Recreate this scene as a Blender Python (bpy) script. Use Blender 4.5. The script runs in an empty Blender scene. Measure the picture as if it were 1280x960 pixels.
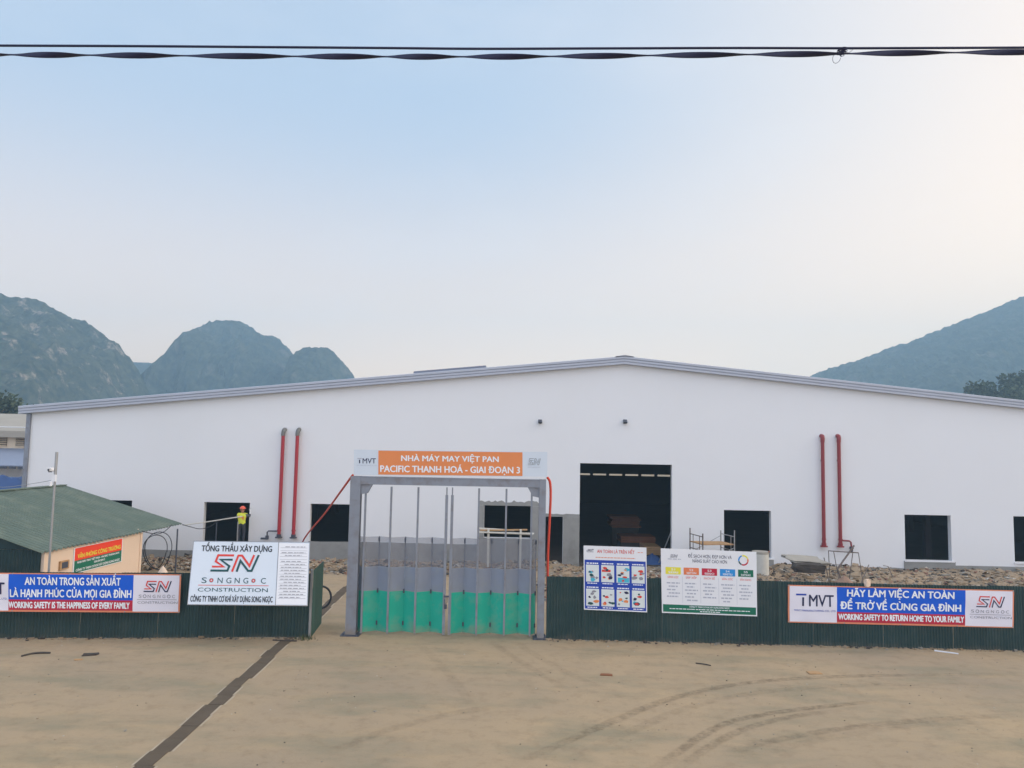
import bpy, bmesh, math, random
from mathutils import Vector, Matrix, noise
random.seed(7)
S = bpy.context.scene
COL = S.collection
R = math.radians

# ------------------------------------------------------------------ camera, sky, sun, exposure
CAM_H, FPX = 5.66, 950.0
CAM_M = Matrix.Rotation(R(90 + 4.7), 3, 'X') @ Matrix.Rotation(0.0187, 3, 'Z')
cd = bpy.data.cameras.new('camera'); cam = bpy.data.objects.new('camera', cd); COL.objects.link(cam)
cam.matrix_world = Matrix.Translation((0, 0, CAM_H)) @ CAM_M.to_4x4()
cd.sensor_width = 36; cd.lens = FPX / 1280 * 36; cd.clip_start = 0.05; cd.clip_end = 6000
S.camera = cam

SUN_EL, SUN_AZ = R(32), R(92)          # azimuth measured from +Y (view direction) towards +X
SKY_BLUE, SKY_PALE, SKY_WARM, SKY_VEIL, SKY_BACK = (2.55, 3.1, 3.8), (7.3, 5.1, 3.3), (8.4, 6.1, 3.75), (4.8, 4.6, 4.5), (6.4, 6.9, 8.1)
wd = bpy.data.worlds.new('World'); S.world = wd; wd.use_nodes = True
nt = wd.node_tree; nt.nodes.clear()
sky = nt.nodes.new('ShaderNodeTexSky'); sky.sky_type = 'NISHITA'; sky.sun_disc = False
sky.sun_elevation = SUN_EL; sky.sun_rotation = SUN_AZ
sky.altitude = 0; sky.air_density = 1.0; sky.dust_density = 2.5; sky.ozone_density = 2.0
def wmath(op, x, y=None):
    n = nt.nodes.new('ShaderNodeVectorMath' if op == 'DOT_PRODUCT' else 'ShaderNodeMath'); n.operation = op
    for i, q in enumerate((x, y)):
        if q is None: continue
        if hasattr(q, 'node'): nt.links.new(q, n.inputs[i])
        else: n.inputs[i].default_value = q
    return n.outputs['Value']
def wrange(src, a, b):
    n = nt.nodes.new('ShaderNodeMapRange'); n.interpolation_type = 'SMOOTHSTEP'; n.inputs[1].default_value = a; n.inputs[2].default_value = b
    nt.links.new(src, n.inputs[0]); return n.outputs[0]
def wmix(f, c1, c2):
    n = nt.nodes.new('ShaderNodeMixRGB')
    for i, q in enumerate((f, c1, c2)):
        if hasattr(q, 'node'): nt.links.new(q, n.inputs[i])
        else: n.inputs[i].default_value = q if i == 0 else (*q, 1)
    return n.outputs[0]
wtc = nt.nodes.new('ShaderNodeTexCoord'); wsp = nt.nodes.new('ShaderNodeSeparateXYZ'); nt.links.new(wtc.outputs['Generated'], wsp.inputs[0])
hor = wrange(wsp.outputs[2], .44, .02)
glow = wrange(wmath('DOT_PRODUCT', wtc.outputs['Generated'], (math.sin(SUN_AZ) * .97, math.cos(SUN_AZ) * .97, -.22)), -.25, .95)
wn = nt.nodes.new('ShaderNodeTexNoise'); wn.inputs['Scale'].default_value = 2.2; wn.inputs['Detail'].default_value = 5
wmp = nt.nodes.new('ShaderNodeMapping'); wmp.inputs['Scale'].default_value = (1, 1, 2.6); nt.links.new(wtc.outputs['Generated'], wmp.inputs[0]); nt.links.new(wmp.outputs[0], wn.inputs['Vector'])
veil = wmath('MULTIPLY', wrange(wn.outputs[0], .5, .75), .30)
air = wmix(hor, SKY_BLUE, SKY_PALE)
air = wmix(wrange(wsp.outputs[1], .25, -.75), air, SKY_BACK)      # unseen sky behind the camera, brightened to light the facade
air = wmix(glow, air, SKY_WARM)
air = wmix(veil, air, SKY_VEIL)
col = wmix(.84, sky.outputs[0], air)
bgn = nt.nodes.new('ShaderNodeBackground'); bgn.inputs[1].default_value = 0.13
wo = nt.nodes.new('ShaderNodeOutputWorld')
nt.links.new(col, bgn.inputs[0]); nt.links.new(bgn.outputs[0], wo.inputs[0])

sl = bpy.data.lights.new('sun', 'SUN'); sl.energy = 0.9; sl.angle = R(30); sl.color = (1, .93, .84)
so = bpy.data.objects.new('sun', sl); COL.objects.link(so)
sd = Vector((math.sin(SUN_AZ) * math.cos(SUN_EL), math.cos(SUN_AZ) * math.cos(SUN_EL), math.sin(SUN_EL)))
so.rotation_euler = sd.to_track_quat('Z', 'Y').to_euler(); so.location = (60, -10, 40)
S.view_settings.view_transform = 'Standard'; S.view_settings.look = 'None'
S.view_settings.exposure = 0.84; S.view_settings.gamma = 1.0; S.view_settings.use_curve_mapping = False
S.render.engine = 'CYCLES'
S.cycles.use_denoising = True
S.cycles.max_bounces = 8; S.cycles.volume_bounces = 3; S.cycles.transparent_max_bounces = 16

# ------------------------------------------------------------------ helpers
def at(px, py, Y):
    d = CAM_M @ Vector(((px - 640) / FPX, (480 - py) / FPX, -1)); t = Y / d.y
    return Vector((0, 0, CAM_H)) + d * t
def gnd(px, py, z=0.0):
    d = CAM_M @ Vector(((px - 640) / FPX, (480 - py) / FPX, -1)); t = (z - CAM_H) / d.z
    return Vector((0, 0, CAM_H)) + d * t
def lin(r, g, b):
    f = lambda c: (c / 255 / 12.92) if c / 255 <= .04045 else ((c / 255 + .055) / 1.055) ** 2.4
    return (f(r), f(g), f(b), 1)

def mat(name, col, rough=.7, metal=0, var=.12, scale=3.0, bump=0.0, bscale=40.0, spec=.3, dirt=None, dirt_amt=.3, dirt_scale=.8, rand=0, base=None):
    m = bpy.data.materials.new(name); m.use_nodes = True
    t = m.node_tree; b = t.nodes['Principled BSDF']
    b.inputs['Roughness'].default_value = rough; b.inputs['Metallic'].default_value = metal
    b.inputs['Specular IOR Level'].default_value = spec
    tc = t.nodes.new('ShaderNodeTexCoord')
    n = t.nodes.new('ShaderNodeTexNoise'); n.inputs['Scale'].default_value = scale; n.inputs['Detail'].default_value = 6
    t.links.new(tc.outputs['Object'], n.inputs['Vector'])
    mx = t.nodes.new('ShaderNodeMixRGB')
    c = Vector(col[:3])
    mx.inputs[1].default_value = (*[max(0, x * (1 - var)) for x in c], 1)
    mx.inputs[2].default_value = (*[min(1, x * (1 + var)) for x in c], 1)
    t.links.new(n.outputs[0], mx.inputs[0])
    out = mx.outputs[0]
    if dirt:
        n2 = t.nodes.new('ShaderNodeTexNoise'); n2.inputs['Scale'].default_value = dirt_scale; n2.inputs['Detail'].default_value = 9
        n2.inputs['Roughness'].default_value = .65
        t.links.new(tc.outputs['Object'], n2.inputs['Vector'])
        rp = t.nodes.new('ShaderNodeMapRange'); rp.inputs[1].default_value = .48; rp.inputs[2].default_value = .75
        rp.inputs[4].default_value = dirt_amt
        t.links.new(n2.outputs[0], rp.inputs[0])
        m2 = t.nodes.new('ShaderNodeMixRGB'); m2.inputs[2].default_value = (*dirt[:3], 1)
        t.links.new(rp.outputs[0], m2.inputs[0]); t.links.new(out, m2.inputs[1]); out = m2.outputs[0]
    if base:                       # dust and mud splashed up from the ground, ragged upper edge
        sx = t.nodes.new('ShaderNodeSeparateXYZ'); t.links.new(tc.outputs['Object'], sx.inputs[0])
        n4 = t.nodes.new('ShaderNodeTexNoise'); n4.inputs['Scale'].default_value = 2.5; n4.inputs['Detail'].default_value = 8; t.links.new(tc.outputs['Object'], n4.inputs['Vector'])
        ma = t.nodes.new('ShaderNodeMath'); ma.operation = 'MULTIPLY_ADD'; ma.inputs[1].default_value = -base[1] * 3; t.links.new(n4.outputs[0], ma.inputs[0]); t.links.new(sx.outputs[2], ma.inputs[2])
        r4 = t.nodes.new('ShaderNodeMapRange'); r4.inputs[1].default_value = -base[1] * .5; r4.inputs[2].default_value = -base[1] * 1.6; r4.inputs[4].default_value = base[2]; t.links.new(ma.outputs[0], r4.inputs[0])
        m4 = t.nodes.new('ShaderNodeMixRGB'); m4.inputs[2].default_value = base[0]; t.links.new(r4.outputs[0], m4.inputs[0]); t.links.new(out, m4.inputs[1]); out = m4.outputs[0]
    if rand:
        oi = t.nodes.new('ShaderNodeObjectInfo'); hs = t.nodes.new('ShaderNodeHueSaturation'); r5 = t.nodes.new('ShaderNodeMapRange')
        r5.inputs[3].default_value = 1 - rand; r5.inputs[4].default_value = 1 + rand; t.links.new(oi.outputs['Random'], r5.inputs[0]); t.links.new(r5.outputs[0], hs.inputs['Value']); t.links.new(out, hs.inputs['Color']); out = hs.outputs[0]
    t.links.new(out, b.inputs['Base Color'])
    if bump:
        n3 = t.nodes.new('ShaderNodeTexNoise'); n3.inputs['Scale'].default_value = bscale; n3.inputs['Detail'].default_value = 5
        t.links.new(tc.outputs['Object'], n3.inputs['Vector'])
        bp = t.nodes.new('ShaderNodeBump'); bp.inputs['Strength'].default_value = bump; bp.inputs['Distance'].default_value = .02
        t.links.new(n3.outputs[0], bp.inputs['Height']); t.links.new(bp.outputs[0], b.inputs['Normal'])
    return m

class MB:
    def __init__(s): s.v = []; s.f = []; s.m = []
    def face(s, pts, mi=0):
        i = len(s.v); s.v += [Vector(p) for p in pts]; s.f.append(list(range(i, i + len(pts)))); s.m.append(mi)
    def box(s, lo, hi, mi=0, M=None):
        a, b = Vector(lo), Vector(hi)
        c = [Vector((x, y, z)) for z in (a.z, b.z) for y in (a.y, b.y) for x in (a.x, b.x)]
        if M: c = [M @ p for p in c]
        i = len(s.v); s.v += c
        for f in ((0, 2, 3, 1), (4, 5, 7, 6), (0, 1, 5, 4), (1, 3, 7, 5), (3, 2, 6, 7), (2, 0, 4, 6)):
            s.f.append([i + k for k in f]); s.m.append(mi)
        return s
    def tube(s, pts, r, n=8, mi=0, caps=True, rs=None):
        pts = [Vector(p) for p in pts]; base = len(s.v); up = None
        for k, p in enumerate(pts):
            d = (pts[min(k + 1, len(pts) - 1)] - pts[max(k - 1, 0)]).normalized()
            if up is None:
                up = d.orthogonal().normalized()
            up = (up - d * up.dot(d)).normalized(); w = d.cross(up)
            rr = rs[k] if rs else r
            for j in range(n):
                a = 2 * math.pi * j / n
                s.v.append(p + (up * math.cos(a) + w * math.sin(a)) * rr)
        for k in range(len(pts) - 1):
            for j in range(n):
                a = base + k * n + j; b = base + k * n + (j + 1) % n
                s.f.append([a, b, b + n, a + n]); s.m.append(mi)
        if caps:
            s.f.append([base + j for j in range(n)][::-1]); s.m.append(mi)
            e = base + (len(pts) - 1) * n
            s.f.append([e + j for j in range(n)]); s.m.append(mi)
        return s
    def prism(s, poly, off, mi=0):
        off = Vector(off); n = len(poly); i = len(s.v)
        s.v += [Vector(p) for p in poly] + [Vector(p) + off for p in poly]
        s.f.append([i + k for k in range(n)]); s.m.append(mi)
        s.f.append([i + n + k for k in range(n)][::-1]); s.m.append(mi)
        for k in range(n):
            q = (k + 1) % n
            s.f.append([i + k, i + n + k, i + n + q, i + q]); s.m.append(mi)
        return s
    def grid(s, fn, nu, nv, mi=0):
        i = len(s.v)
        for b in range(nv + 1):
            for a in range(nu + 1): s.v.append(Vector(fn(a / nu, b / nv)))
        for b in range(nv):
            for a in range(nu):
                p = i + b * (nu + 1) + a
                s.f.append([p, p + 1, p + nu + 2, p + nu + 1]); s.m.append(mi)
        return s

ORG = {}
def tag(o, label, cat, group=None, kind=None):
    if label: o['label'] = label
    if cat: o['category'] = cat
    if group: o['group'] = group
    if kind: o['kind'] = kind
    return o
def thing(name, loc, label, cat, group=None):
    o = bpy.data.objects.new(name, None); COL.objects.link(o); o.location = loc; o.empty_display_size = .2
    ORG[o] = Vector(loc); return tag(o, label, cat, group)
def obj(name, mb, mats, parent=None, smooth=False, recalc=True):
    if not isinstance(mats, (list, tuple)): mats = [mats]
    if parent is not None: org = ORG[parent]
    else:
        xs = [p.x for p in mb.v]; ys = [p.y for p in mb.v]; zs = [p.z for p in mb.v]
        org = Vector(((min(xs) + max(xs)) / 2, (min(ys) + max(ys)) / 2, min(zs)))
    me = bpy.data.meshes.new(name)
    me.from_pydata([p - org for p in mb.v], [], mb.f)
    for m in mats: me.materials.append(m)
    me.polygons.foreach_set('material_index', mb.m)
    if recalc:
        bm = bmesh.new(); bm.from_mesh(me); bmesh.ops.recalc_face_normals(bm, faces=bm.faces); bm.to_mesh(me); bm.free()
    if smooth: me.polygons.foreach_set('use_smooth', [True] * len(me.polygons))
    me.update()
    o = bpy.data.objects.new(name, me); COL.objects.link(o)
    if parent is not None: o.parent = parent
    else: o.location = org
    ORG[o] = org
    return o
def struct(name, mb, mats, kind='structure', **k):
    o = obj(name, mb, mats, **k); o['kind'] = kind; return o
def dup(root, loc, rz=0, sc=None, label=None):
    r = root.copy(); COL.objects.link(r); r.location = loc; r.rotation_euler = (0, 0, rz)
    if sc: r.scale = sc
    if label: r['label'] = label
    for ch in root.children:
        c = ch.copy(); COL.objects.link(c); c.parent = r
        for g in ch.children:
            d = g.copy(); COL.objects.link(d); d.parent = c
    return r

# ------------------------------------------------------------------ materials
WHITE_WALL = mat('white_render_paint', (.80, .81, .84), .85, var=.025, scale=.5, bump=.15, bscale=12, dirt=(.66, .66, .66), dirt_amt=.22, dirt_scale=.25)
GREY_PLASTER = mat('bare_cement_render', lin(150, 150, 148), .95, var=.14, scale=1.8, bump=.5, bscale=25, dirt=lin(112, 110, 106), dirt_amt=.6, dirt_scale=1.1)
CONC = mat('cast_concrete', lin(160, 155, 146), .9, var=.15, scale=2.5, bump=.4, bscale=30, dirt=lin(110, 104, 96), dirt_amt=.5)
FASCIA = mat('blue_grey_sheet_metal', lin(180, 185, 198), .5, .1, var=.06, scale=1.0)
FASCIA_DK = mat('dark_sheet_metal_groove', lin(128, 134, 150), .6, .1)
ROOF = mat('zinc_roof_sheet', lin(150, 158, 170), .5, .3)
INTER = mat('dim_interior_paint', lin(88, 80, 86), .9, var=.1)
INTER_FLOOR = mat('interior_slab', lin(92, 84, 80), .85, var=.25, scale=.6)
STEEL = mat('grey_painted_steel', lin(138, 143, 154), .5, .3, var=.1, scale=4, dirt=lin(112, 92, 76), dirt_amt=.5, dirt_scale=3.2, base=(lin(150, 134, 112), .3, .6))
STEEL_DK = mat('dark_steel', lin(80, 84, 96), .5, .3, var=.15)
GALV = mat('galvanised_tube', lin(165, 166, 168), .4, .6, var=.12, scale=8)
RUSTY = mat('rusted_scaffold_tube', lin(112, 104, 100), .7, .3, var=.3, scale=6, dirt=lin(110, 70, 50), dirt_amt=.5, dirt_scale=5)
RED_PIPE = mat('red_pipe_paint', lin(166, 40, 52), .4, var=.1, scale=2, spec=.5)
RED_DK = mat('dark_red_pipe_paint', lin(138, 44, 50), .45, var=.12, scale=2, spec=.5)
GREY_ELBOW = mat('grey_pipe_fitting', lin(120, 120, 118), .5, .3)
FENCE_G = mat('dark_green_coated_sheet', lin(44, 66, 66), .5, .1, var=.16, scale=.9, dirt=lin(92, 92, 84), dirt_amt=.3, dirt_scale=2.2, rand=.14, base=(lin(120, 110, 94), .12, .3))
FENCE_G2 = mat('mid_green_coated_sheet', lin(58, 88, 80), .5, .1, var=.16, scale=.9, dirt=lin(92, 92, 84), dirt_amt=.22, dirt_scale=2.2)
SHED_ROOF = mat('weathered_green_roof_sheet', lin(96, 110, 100), .65, .1, var=.16, scale=.9, dirt=lin(134, 140, 124), dirt_amt=.55, dirt_scale=1.3)
SHED_WALL = mat('peach_wall_panel', lin(222, 198, 176), .8, var=.06, scale=1)
SIGN_WHITE = mat('sign_white', lin(228, 230, 236), .5, var=.03, scale=2)
SIGN_BLUE_WHITE = mat('sign_cool_white', lin(208, 218, 230), .45, var=.04, scale=1.5)
BANNER_WHITE = mat('banner_white', lin(226, 224, 236), .6, var=.04, scale=2)
BLUE = mat('banner_blue', lin(6, 88, 206), .5, var=.04)
BLUE_DK = mat('poster_blue', lin(34, 66, 168), .5, var=.04)
CRIM = mat('banner_crimson', lin(186, 34, 62), .5, var=.04)
ORANGE = mat('sign_orange', lin(226, 138, 82), .55, var=.06, scale=1.5)
ORANGE_HEM = mat('banner_hem_orange', lin(222, 140, 106), .6)
RED_INK = mat('ink_red', lin(214, 66, 56), .5, var=.03)
TEAL_INK = mat('ink_dark_teal', lin(30, 76, 80), .5, var=.03)
NAVY_INK = mat('ink_navy', lin(40, 42, 78), .5, var=.03)
BLACK_INK = mat('ink_black', lin(36, 38, 46), .5, var=.03)
GREY_INK = mat('ink_grey', lin(140, 140, 150), .5, var=.03)
LGREY_INK = mat('ink_pale_grey', lin(176, 180, 196), .5, var=.03)
WHITE_INK = mat('ink_white', lin(236, 240, 246), .5, var=.02)
YEL = mat('ink_yellow', lin(228, 220, 70), .5, var=.03)
SIGN_RED = mat('sign_red', lin(232, 66, 36), .5, var=.05)
SIGN_GREEN = mat('sign_green', lin(22, 106, 82), .5, var=.05)
TILE_OR = mat('tile_orange', lin(224, 124, 80), .5); TILE_CR = mat('tile_crimson', lin(190, 38, 66), .5)
TILE_BL = mat('tile_sky_blue', lin(44, 142, 214), .5)
PALE = mat('poster_pale', lin(214, 222, 224), .5, var=.05, scale=6)
CYAN = mat('poster_cyan', lin(70, 178, 204), .5)
HOSE_RED = mat('orange_red_hose', lin(206, 70, 50), .5, var=.1)
RUBBER = mat('black_rubber', lin(44, 46, 52), .6)
CABLE = mat('cable_sheath', lin(38, 41, 70), .5, var=.05)
WOOD = mat('raw_timber', lin(176, 140, 100), .8, var=.25, scale=5)
WOOD_OR = mat('orange_tinted_wood', lin(132, 84, 56), .8, var=.2, scale=3)  # on the hall stacks this orange stands in for warm light
WOOD_PALE = mat('pale_boards', lin(206, 204, 196), .8, var=.14, scale=5)
BRICK = mat('broken_brick', lin(160, 104, 82), .9, var=.25, scale=5)
SOIL = mat('rubble_soil', lin(158, 139, 116), .95, var=.3, scale=2.2, bump=.8, bscale=14, dirt=lin(104, 96, 86), dirt_amt=.7, dirt_scale=1.1)
SAND = mat('sand_heap_brown', lin(150, 122, 104), .95, var=.2, scale=3, bump=.6, bscale=18)
DARKDEB = mat('dark_debris', lin(72, 66, 62), .9, var=.3)
CREAM = mat('cream_wall_paint', lin(232, 214, 190), .85, var=.05)
BEIGE_ROOF = mat('fibre_cement_roof', lin(164, 158, 148), .9, var=.1, scale=.7)
AWN = mat('blue_grey_awning', lin(140, 150, 170), .6, var=.06)
TARP = mat('blue_tarpaulin', lin(66, 92, 140), .5, var=.25, scale=1.5)
DARKGLASS = mat('dark_glass', lin(28, 30, 38), .2, spec=.5)

def mesh_screen_mat():
    m = mat('grey_wire_screen', lin(132, 136, 148), .6, .2, var=.08)
    t = m.node_tree; b = t.nodes['Principled BSDF']; o = t.nodes['Material Output']
    tr = t.nodes.new('ShaderNodeBsdfTransparent'); mx = t.nodes.new('ShaderNodeMixShader'); mx.inputs[0].default_value = .55
    t.links.new(tr.outputs[0], mx.inputs[1]); t.links.new(b.outputs[0], mx.inputs[2]); t.links.new(mx.outputs[0], o.inputs[0])
    return m
SCREEN = mesh_screen_mat()
def sheet_mat(name, col, alpha):
    m = mat(name, col, .45, .0, var=.12, scale=2.2, dirt=lin(150, 150, 130), dirt_amt=.35, dirt_scale=2.4, base=(lin(150, 140, 116), .3, .45))
    return m
GREEN_SHEET = sheet_mat('teal_green_gate_sheet', lin(30, 170, 146), 1)
GREY_SHEET = sheet_mat('grey_gate_sheet', lin(134, 142, 158), 1)

def ground_mat():
    m = bpy.data.materials.new('dusty_concrete_yard'); m.use_nodes = True
    t = m.node_tree; b = t.nodes['Principled BSDF']; b.inputs['Roughness'].default_value = .9; b.inputs['Specular IOR Level'].default_value = .15
    tc = t.nodes.new('ShaderNodeTexCoord'); L = t.links.new
    def nz(sc, det, src=None, rough=.6, stretch=None):
        n = t.nodes.new('ShaderNodeTexNoise'); n.inputs['Scale'].default_value = sc; n.inputs['Detail'].default_value = det; n.inputs['Roughness'].default_value = rough
        if stretch:
            mp = t.nodes.new('ShaderNodeMapping'); mp.inputs['Scale'].default_value = stretch[0]; mp.inputs['Rotation'].default_value = (0, 0, stretch[1])
            L(tc.outputs['Object'], mp.inputs[0]); L(mp.outputs[0], n.inputs['Vector'])
        else: L(tc.outputs['Object'], n.inputs['Vector'])
        return n.outputs[0]
    def rng(src, a, b_, c=0, d=1):
        r = t.nodes.new('ShaderNodeMapRange'); r.inputs[1].default_value = a; r.inputs[2].default_value = b_; r.inputs[3].default_value = c; r.inputs[4].default_value = d
        L(src, r.inputs[0]); return r.outputs[0]
    def mix(f, a, c2):
        x = t.nodes.new('ShaderNodeMixRGB'); L(f, x.inputs[0])
        if isinstance(a, tuple): x.inputs[1].default_value = a
        else: L(a, x.inputs[1])
        x.inputs[2].default_value = c2; return x.outputs[0]
    c = mix(rng(nz(.16, 4), .35, .65), lin(182, 161, 133), lin(164, 148, 127))
    c = mix(rng(nz(.35, 7, stretch=((1, 2.4, 1), .35)), .48, .66, 0, .8), c, lin(146, 138, 117))     # greyer worn concrete
    c = mix(rng(nz(.5, 8, stretch=((1, 3.0, 1), -.25)), .55, .75, 0, .5), c, lin(186, 163, 130))   # blown sand
    c = mix(rng(nz(2.6, 10, rough=.75), .5, .74, 0, .55), c, lin(134, 116, 95))
    c = mix(rng(nz(1.7, 9, rough=.7, stretch=((1, 4.5, 1), .1)), .66, .76, 0, .55), c, lin(200, 182, 156))   # pale scuffs
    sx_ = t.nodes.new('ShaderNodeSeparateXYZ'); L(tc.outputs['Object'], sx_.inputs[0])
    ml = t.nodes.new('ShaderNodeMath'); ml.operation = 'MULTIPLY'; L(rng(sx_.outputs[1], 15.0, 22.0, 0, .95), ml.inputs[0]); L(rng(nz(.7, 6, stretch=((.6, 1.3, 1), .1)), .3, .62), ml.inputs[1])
    c = mix(ml.outputs[0], c, lin(222, 196, 160))                                                  # gate dust, coloured extra pale to offset shade near the fence
    c = mix(rng(nz(9, 8, rough=.8), .58, .72, 0, .6), c, lin(122, 108, 90))
    c = mix(rng(nz(38, 6, rough=.8), .52, .7, 0, .45), c, lin(120, 105, 88))
    c = mix(rng(nz(60, 5, rough=.8), .6, .72, 0, .55), c, lin(206, 192, 168))
    c = mix(rng(nz(1.1, 10, rough=.72, stretch=((.35, 2.6, 1), .5)), .6, .7, 0, .5), c, lin(138, 126, 106))
    hs = t.nodes.new('ShaderNodeHueSaturation'); hs.inputs['Value'].default_value = .90; hs.inputs['Saturation'].default_value = 1.08; L(c, hs.inputs['Color']); c = hs.outputs[0]
    L(c, b.inputs['Base Color'])
    n3 = nz(14, 8, rough=.7); bp = t.nodes.new('ShaderNodeBump'); bp.inputs['Strength'].default_value = .25; bp.inputs['Distance'].default_value = .02
    L(n3, bp.inputs['Height']); L(bp.outputs[0], b.inputs['Normal'])
    return m
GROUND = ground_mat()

def hill_mat(name, veg1, veg2, rock, rock_amt, sc):
    m = bpy.data.materials.new(name); m.use_nodes = True
    t = m.node_tree; b = t.nodes['Principled BSDF']; b.inputs['Roughness'].default_value = .95; b.inputs['Specular IOR Level'].default_value = 0
    tc = t.nodes.new('ShaderNodeTexCoord'); L = t.links.new
    n = t.nodes.new('ShaderNodeTexNoise'); n.inputs['Scale'].default_value = .09 * sc; n.inputs['Detail'].default_value = 8; n.inputs['Roughness'].default_value = .7
    L(tc.outputs['Object'], n.inputs['Vector'])
    r0 = t.nodes.new('ShaderNodeMapRange'); r0.inputs[1].default_value = .38; r0.inputs[2].default_value = .62; L(n.outputs[0], r0.inputs[0])
    x = t.nodes.new('ShaderNodeMixRGB'); x.inputs[1].default_value = veg1; x.inputs[2].default_value = veg2; L(r0.outputs[0], x.inputs[0])
    mp = t.nodes.new('ShaderNodeMapping'); mp.inputs['Scale'].default_value = (1, 1, .8); L(tc.outputs['Object'], mp.inputs[0])
    n2 = t.nodes.new('ShaderNodeTexNoise'); n2.inputs['Scale'].default_value = .035 * sc; n2.inputs['Detail'].default_value = 10; n2.inputs['Roughness'].default_value = .72
    L(mp.outputs[0], n2.inputs['Vector'])
    r = t.nodes.new('ShaderNodeMapRange'); r.inputs[1].default_value = .56; r.inputs[2].default_value = .65; r.inputs[4].default_value = rock_amt; L(n2.outputs[0], r.inputs[0])
    y = t.nodes.new('ShaderNodeMixRGB'); y.inputs[2].default_value = rock; L(r.outputs[0], y.inputs[0]); L(x.outputs[0], y.inputs[1])
    L(y.outputs[0], b.inputs['Base Color'])
    return m

# ------------------------------------------------------------------ ground, haze, hills
g = MB()
g.face([(-1300, -180, 0), (1300, -180, 0), (1300, 940, 0), (-1300, 940, 0)])
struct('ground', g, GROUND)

HAZE_DENSITY = 0.00105
hz = MB(); hz.box((-1320, -190, -1), (1320, 950, 165))
hm = bpy.data.materials.new('haze_air'); hm.use_nodes = True; hm.node_tree.nodes.clear()
pv = hm.node_tree.nodes.new('ShaderNodeVolumePrincipled'); pv.inputs['Density'].default_value = HAZE_DENSITY
pv.inputs['Color'].default_value = (.48, .75, 1, 1); pv.inputs['Anisotropy'].default_value = .2
ho = hm.node_tree.nodes.new('ShaderNodeOutputMaterial'); hm.node_tree.links.new(pv.outputs[0], ho.inputs['Volume'])
struct('haze', hz, hm, kind='stuff')

def interp(pts, x):
    if x <= pts[0][0]: return pts[0][1]
    for (a, b), (c, d) in zip(pts, pts[1:]):
        if x <= c:
            t = (x - a) / (c - a); return b + (d - b) * t
    return pts[-1][1]

def hill(name, prof, Y, depth, m, rough, nx=170, ny=60, seed=0, sharp=.75, tree=1.2):
    P = [at(a, b, Y) for a, b in prof]
    pts = sorted((p.x, max(p.z, 0)) for p in P)
    x0, x1 = pts[0][0], pts[-1][0]
    def fn(u, v):
        x = x0 + (x1 - x0) * u
        h = interp(pts, x)
        w = (v - .5) * 2
        k = max(0, 1 - abs(w) ** 1.6) ** sharp
        yy = w * depth
        f = noise.fractal(Vector((x * .018 + seed, yy * .016 + seed, seed * 1.7)), 0.8, 2.1, 5)
        rid = 1 - abs(noise.noise(Vector((x * .022 + yy * .008, yy * .010, seed + 4)))) * 2         # gullies and spurs
        f2 = noise.fractal(Vector((x * .11, yy * .11, seed)), .7, 2.2, 4)
        crown = noise.noise(Vector((x * .4, yy * .4, seed))) + .6 * noise.noise(Vector((x * .9, yy * .9, seed)))
        lim = min(1, h / 25)
        z = h * k + (k > 0) * lim * (rough * (1 - k * .8) * (f * 1.2 + .6 * rid - .3) + rough * .12 * f2) + tree * crown * (.35 + .65 * (k > .05)) * lim
        y = Y + yy - rough * 1.1 * rid * (1 - k) * lim + rough * .5 * f2 * (1 - k)
        xp = x * Y / y; jag = rough * .10 * noise.fractal(Vector((xp * .05, seed, 1)), .6, 2.2, 4) + tree * (.55 * noise.noise(Vector((xp * .28, seed, 5))) + .5 * max(-.3, noise.noise(Vector((xp * .8, seed, 9)))))
        z = min(z, CAM_H + (interp(pts, xp) + jag * lim - CAM_H) * y / Y - .6 * (1 - k) * lim + tree * .25 * crown * lim)      # spurs stay below the skyline
        return (x, y, max(z, -.6) if h * k > .5 else -.6)
    mb = MB(); mb.grid(fn, nx, ny)
    return struct(name, mb, m, recalc=False)

HM1 = hill_mat('karst_forest_rock', (.014, .024, .016, 1), (.075, .085, .055, 1), (.40, .33, .28, 1), .7, 2.6)
HM2 = hill_mat('distant_forest', (.012, .022, .018, 1), (.065, .075, .052, 1), (.22, .19, .17, 1), .35, 1.6)
hill('karst_massif', [(-330, 500), (-280, 440), (-220, 400), (-160, 372), (-90, 362), (0, 366), (22, 371), (45, 376), (68, 387), (92, 396), (108, 400), (122, 415), (138, 426), (150, 433), (163, 449), (168, 458), (176, 474), (185, 490), (196, 512), (210, 545)], 430, 150, HM1, 26, 330, 110, seed=3, sharp=.6, tree=1.7)
hill('karst_peak', [(120, 545), (150, 500), (172, 470), (190, 454), (203, 446), (212, 433), (224, 420), (235, 412), (250, 406), (268, 402), (288, 401), (302, 405), (312, 411), (330, 418), (347, 422), (358, 431), (368, 444), (385, 462), (410, 485), (440, 545)], 640, 150, HM2, 28, 280, 100, seed=11, sharp=.6, tree=1.9)
hill('karst_knoll', [(330, 545), (352, 470), (362, 445), (370, 438), (385, 435), (407, 434), (417, 441), (428, 452), (440, 466), (452, 490), (470, 545)], 560, 90, HM2, 18, 160, 80, seed=23, sharp=.6, tree=1.7)
hill('far_hill', [(60, 545), (100, 490), (140, 462), (165, 453), (190, 454), (230, 462), (300, 480), (380, 545)], 770, 110, HM2, 10, 80, 30, seed=31)
hill('wooded_slope', [(960, 520), (985, 490), (1015, 470), (1040, 460), (1075, 449), (1100, 440), (1135, 428), (1160, 418), (1190, 407), (1220, 395), (1250, 383), (1280, 371), (1330, 354), (1400, 340), (1480, 352), (1560, 400), (1620, 470), (1680, 545)], 620, 260, HM2, 14, 420, 110, seed=41, sharp=.8, tree=2.4)

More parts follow.
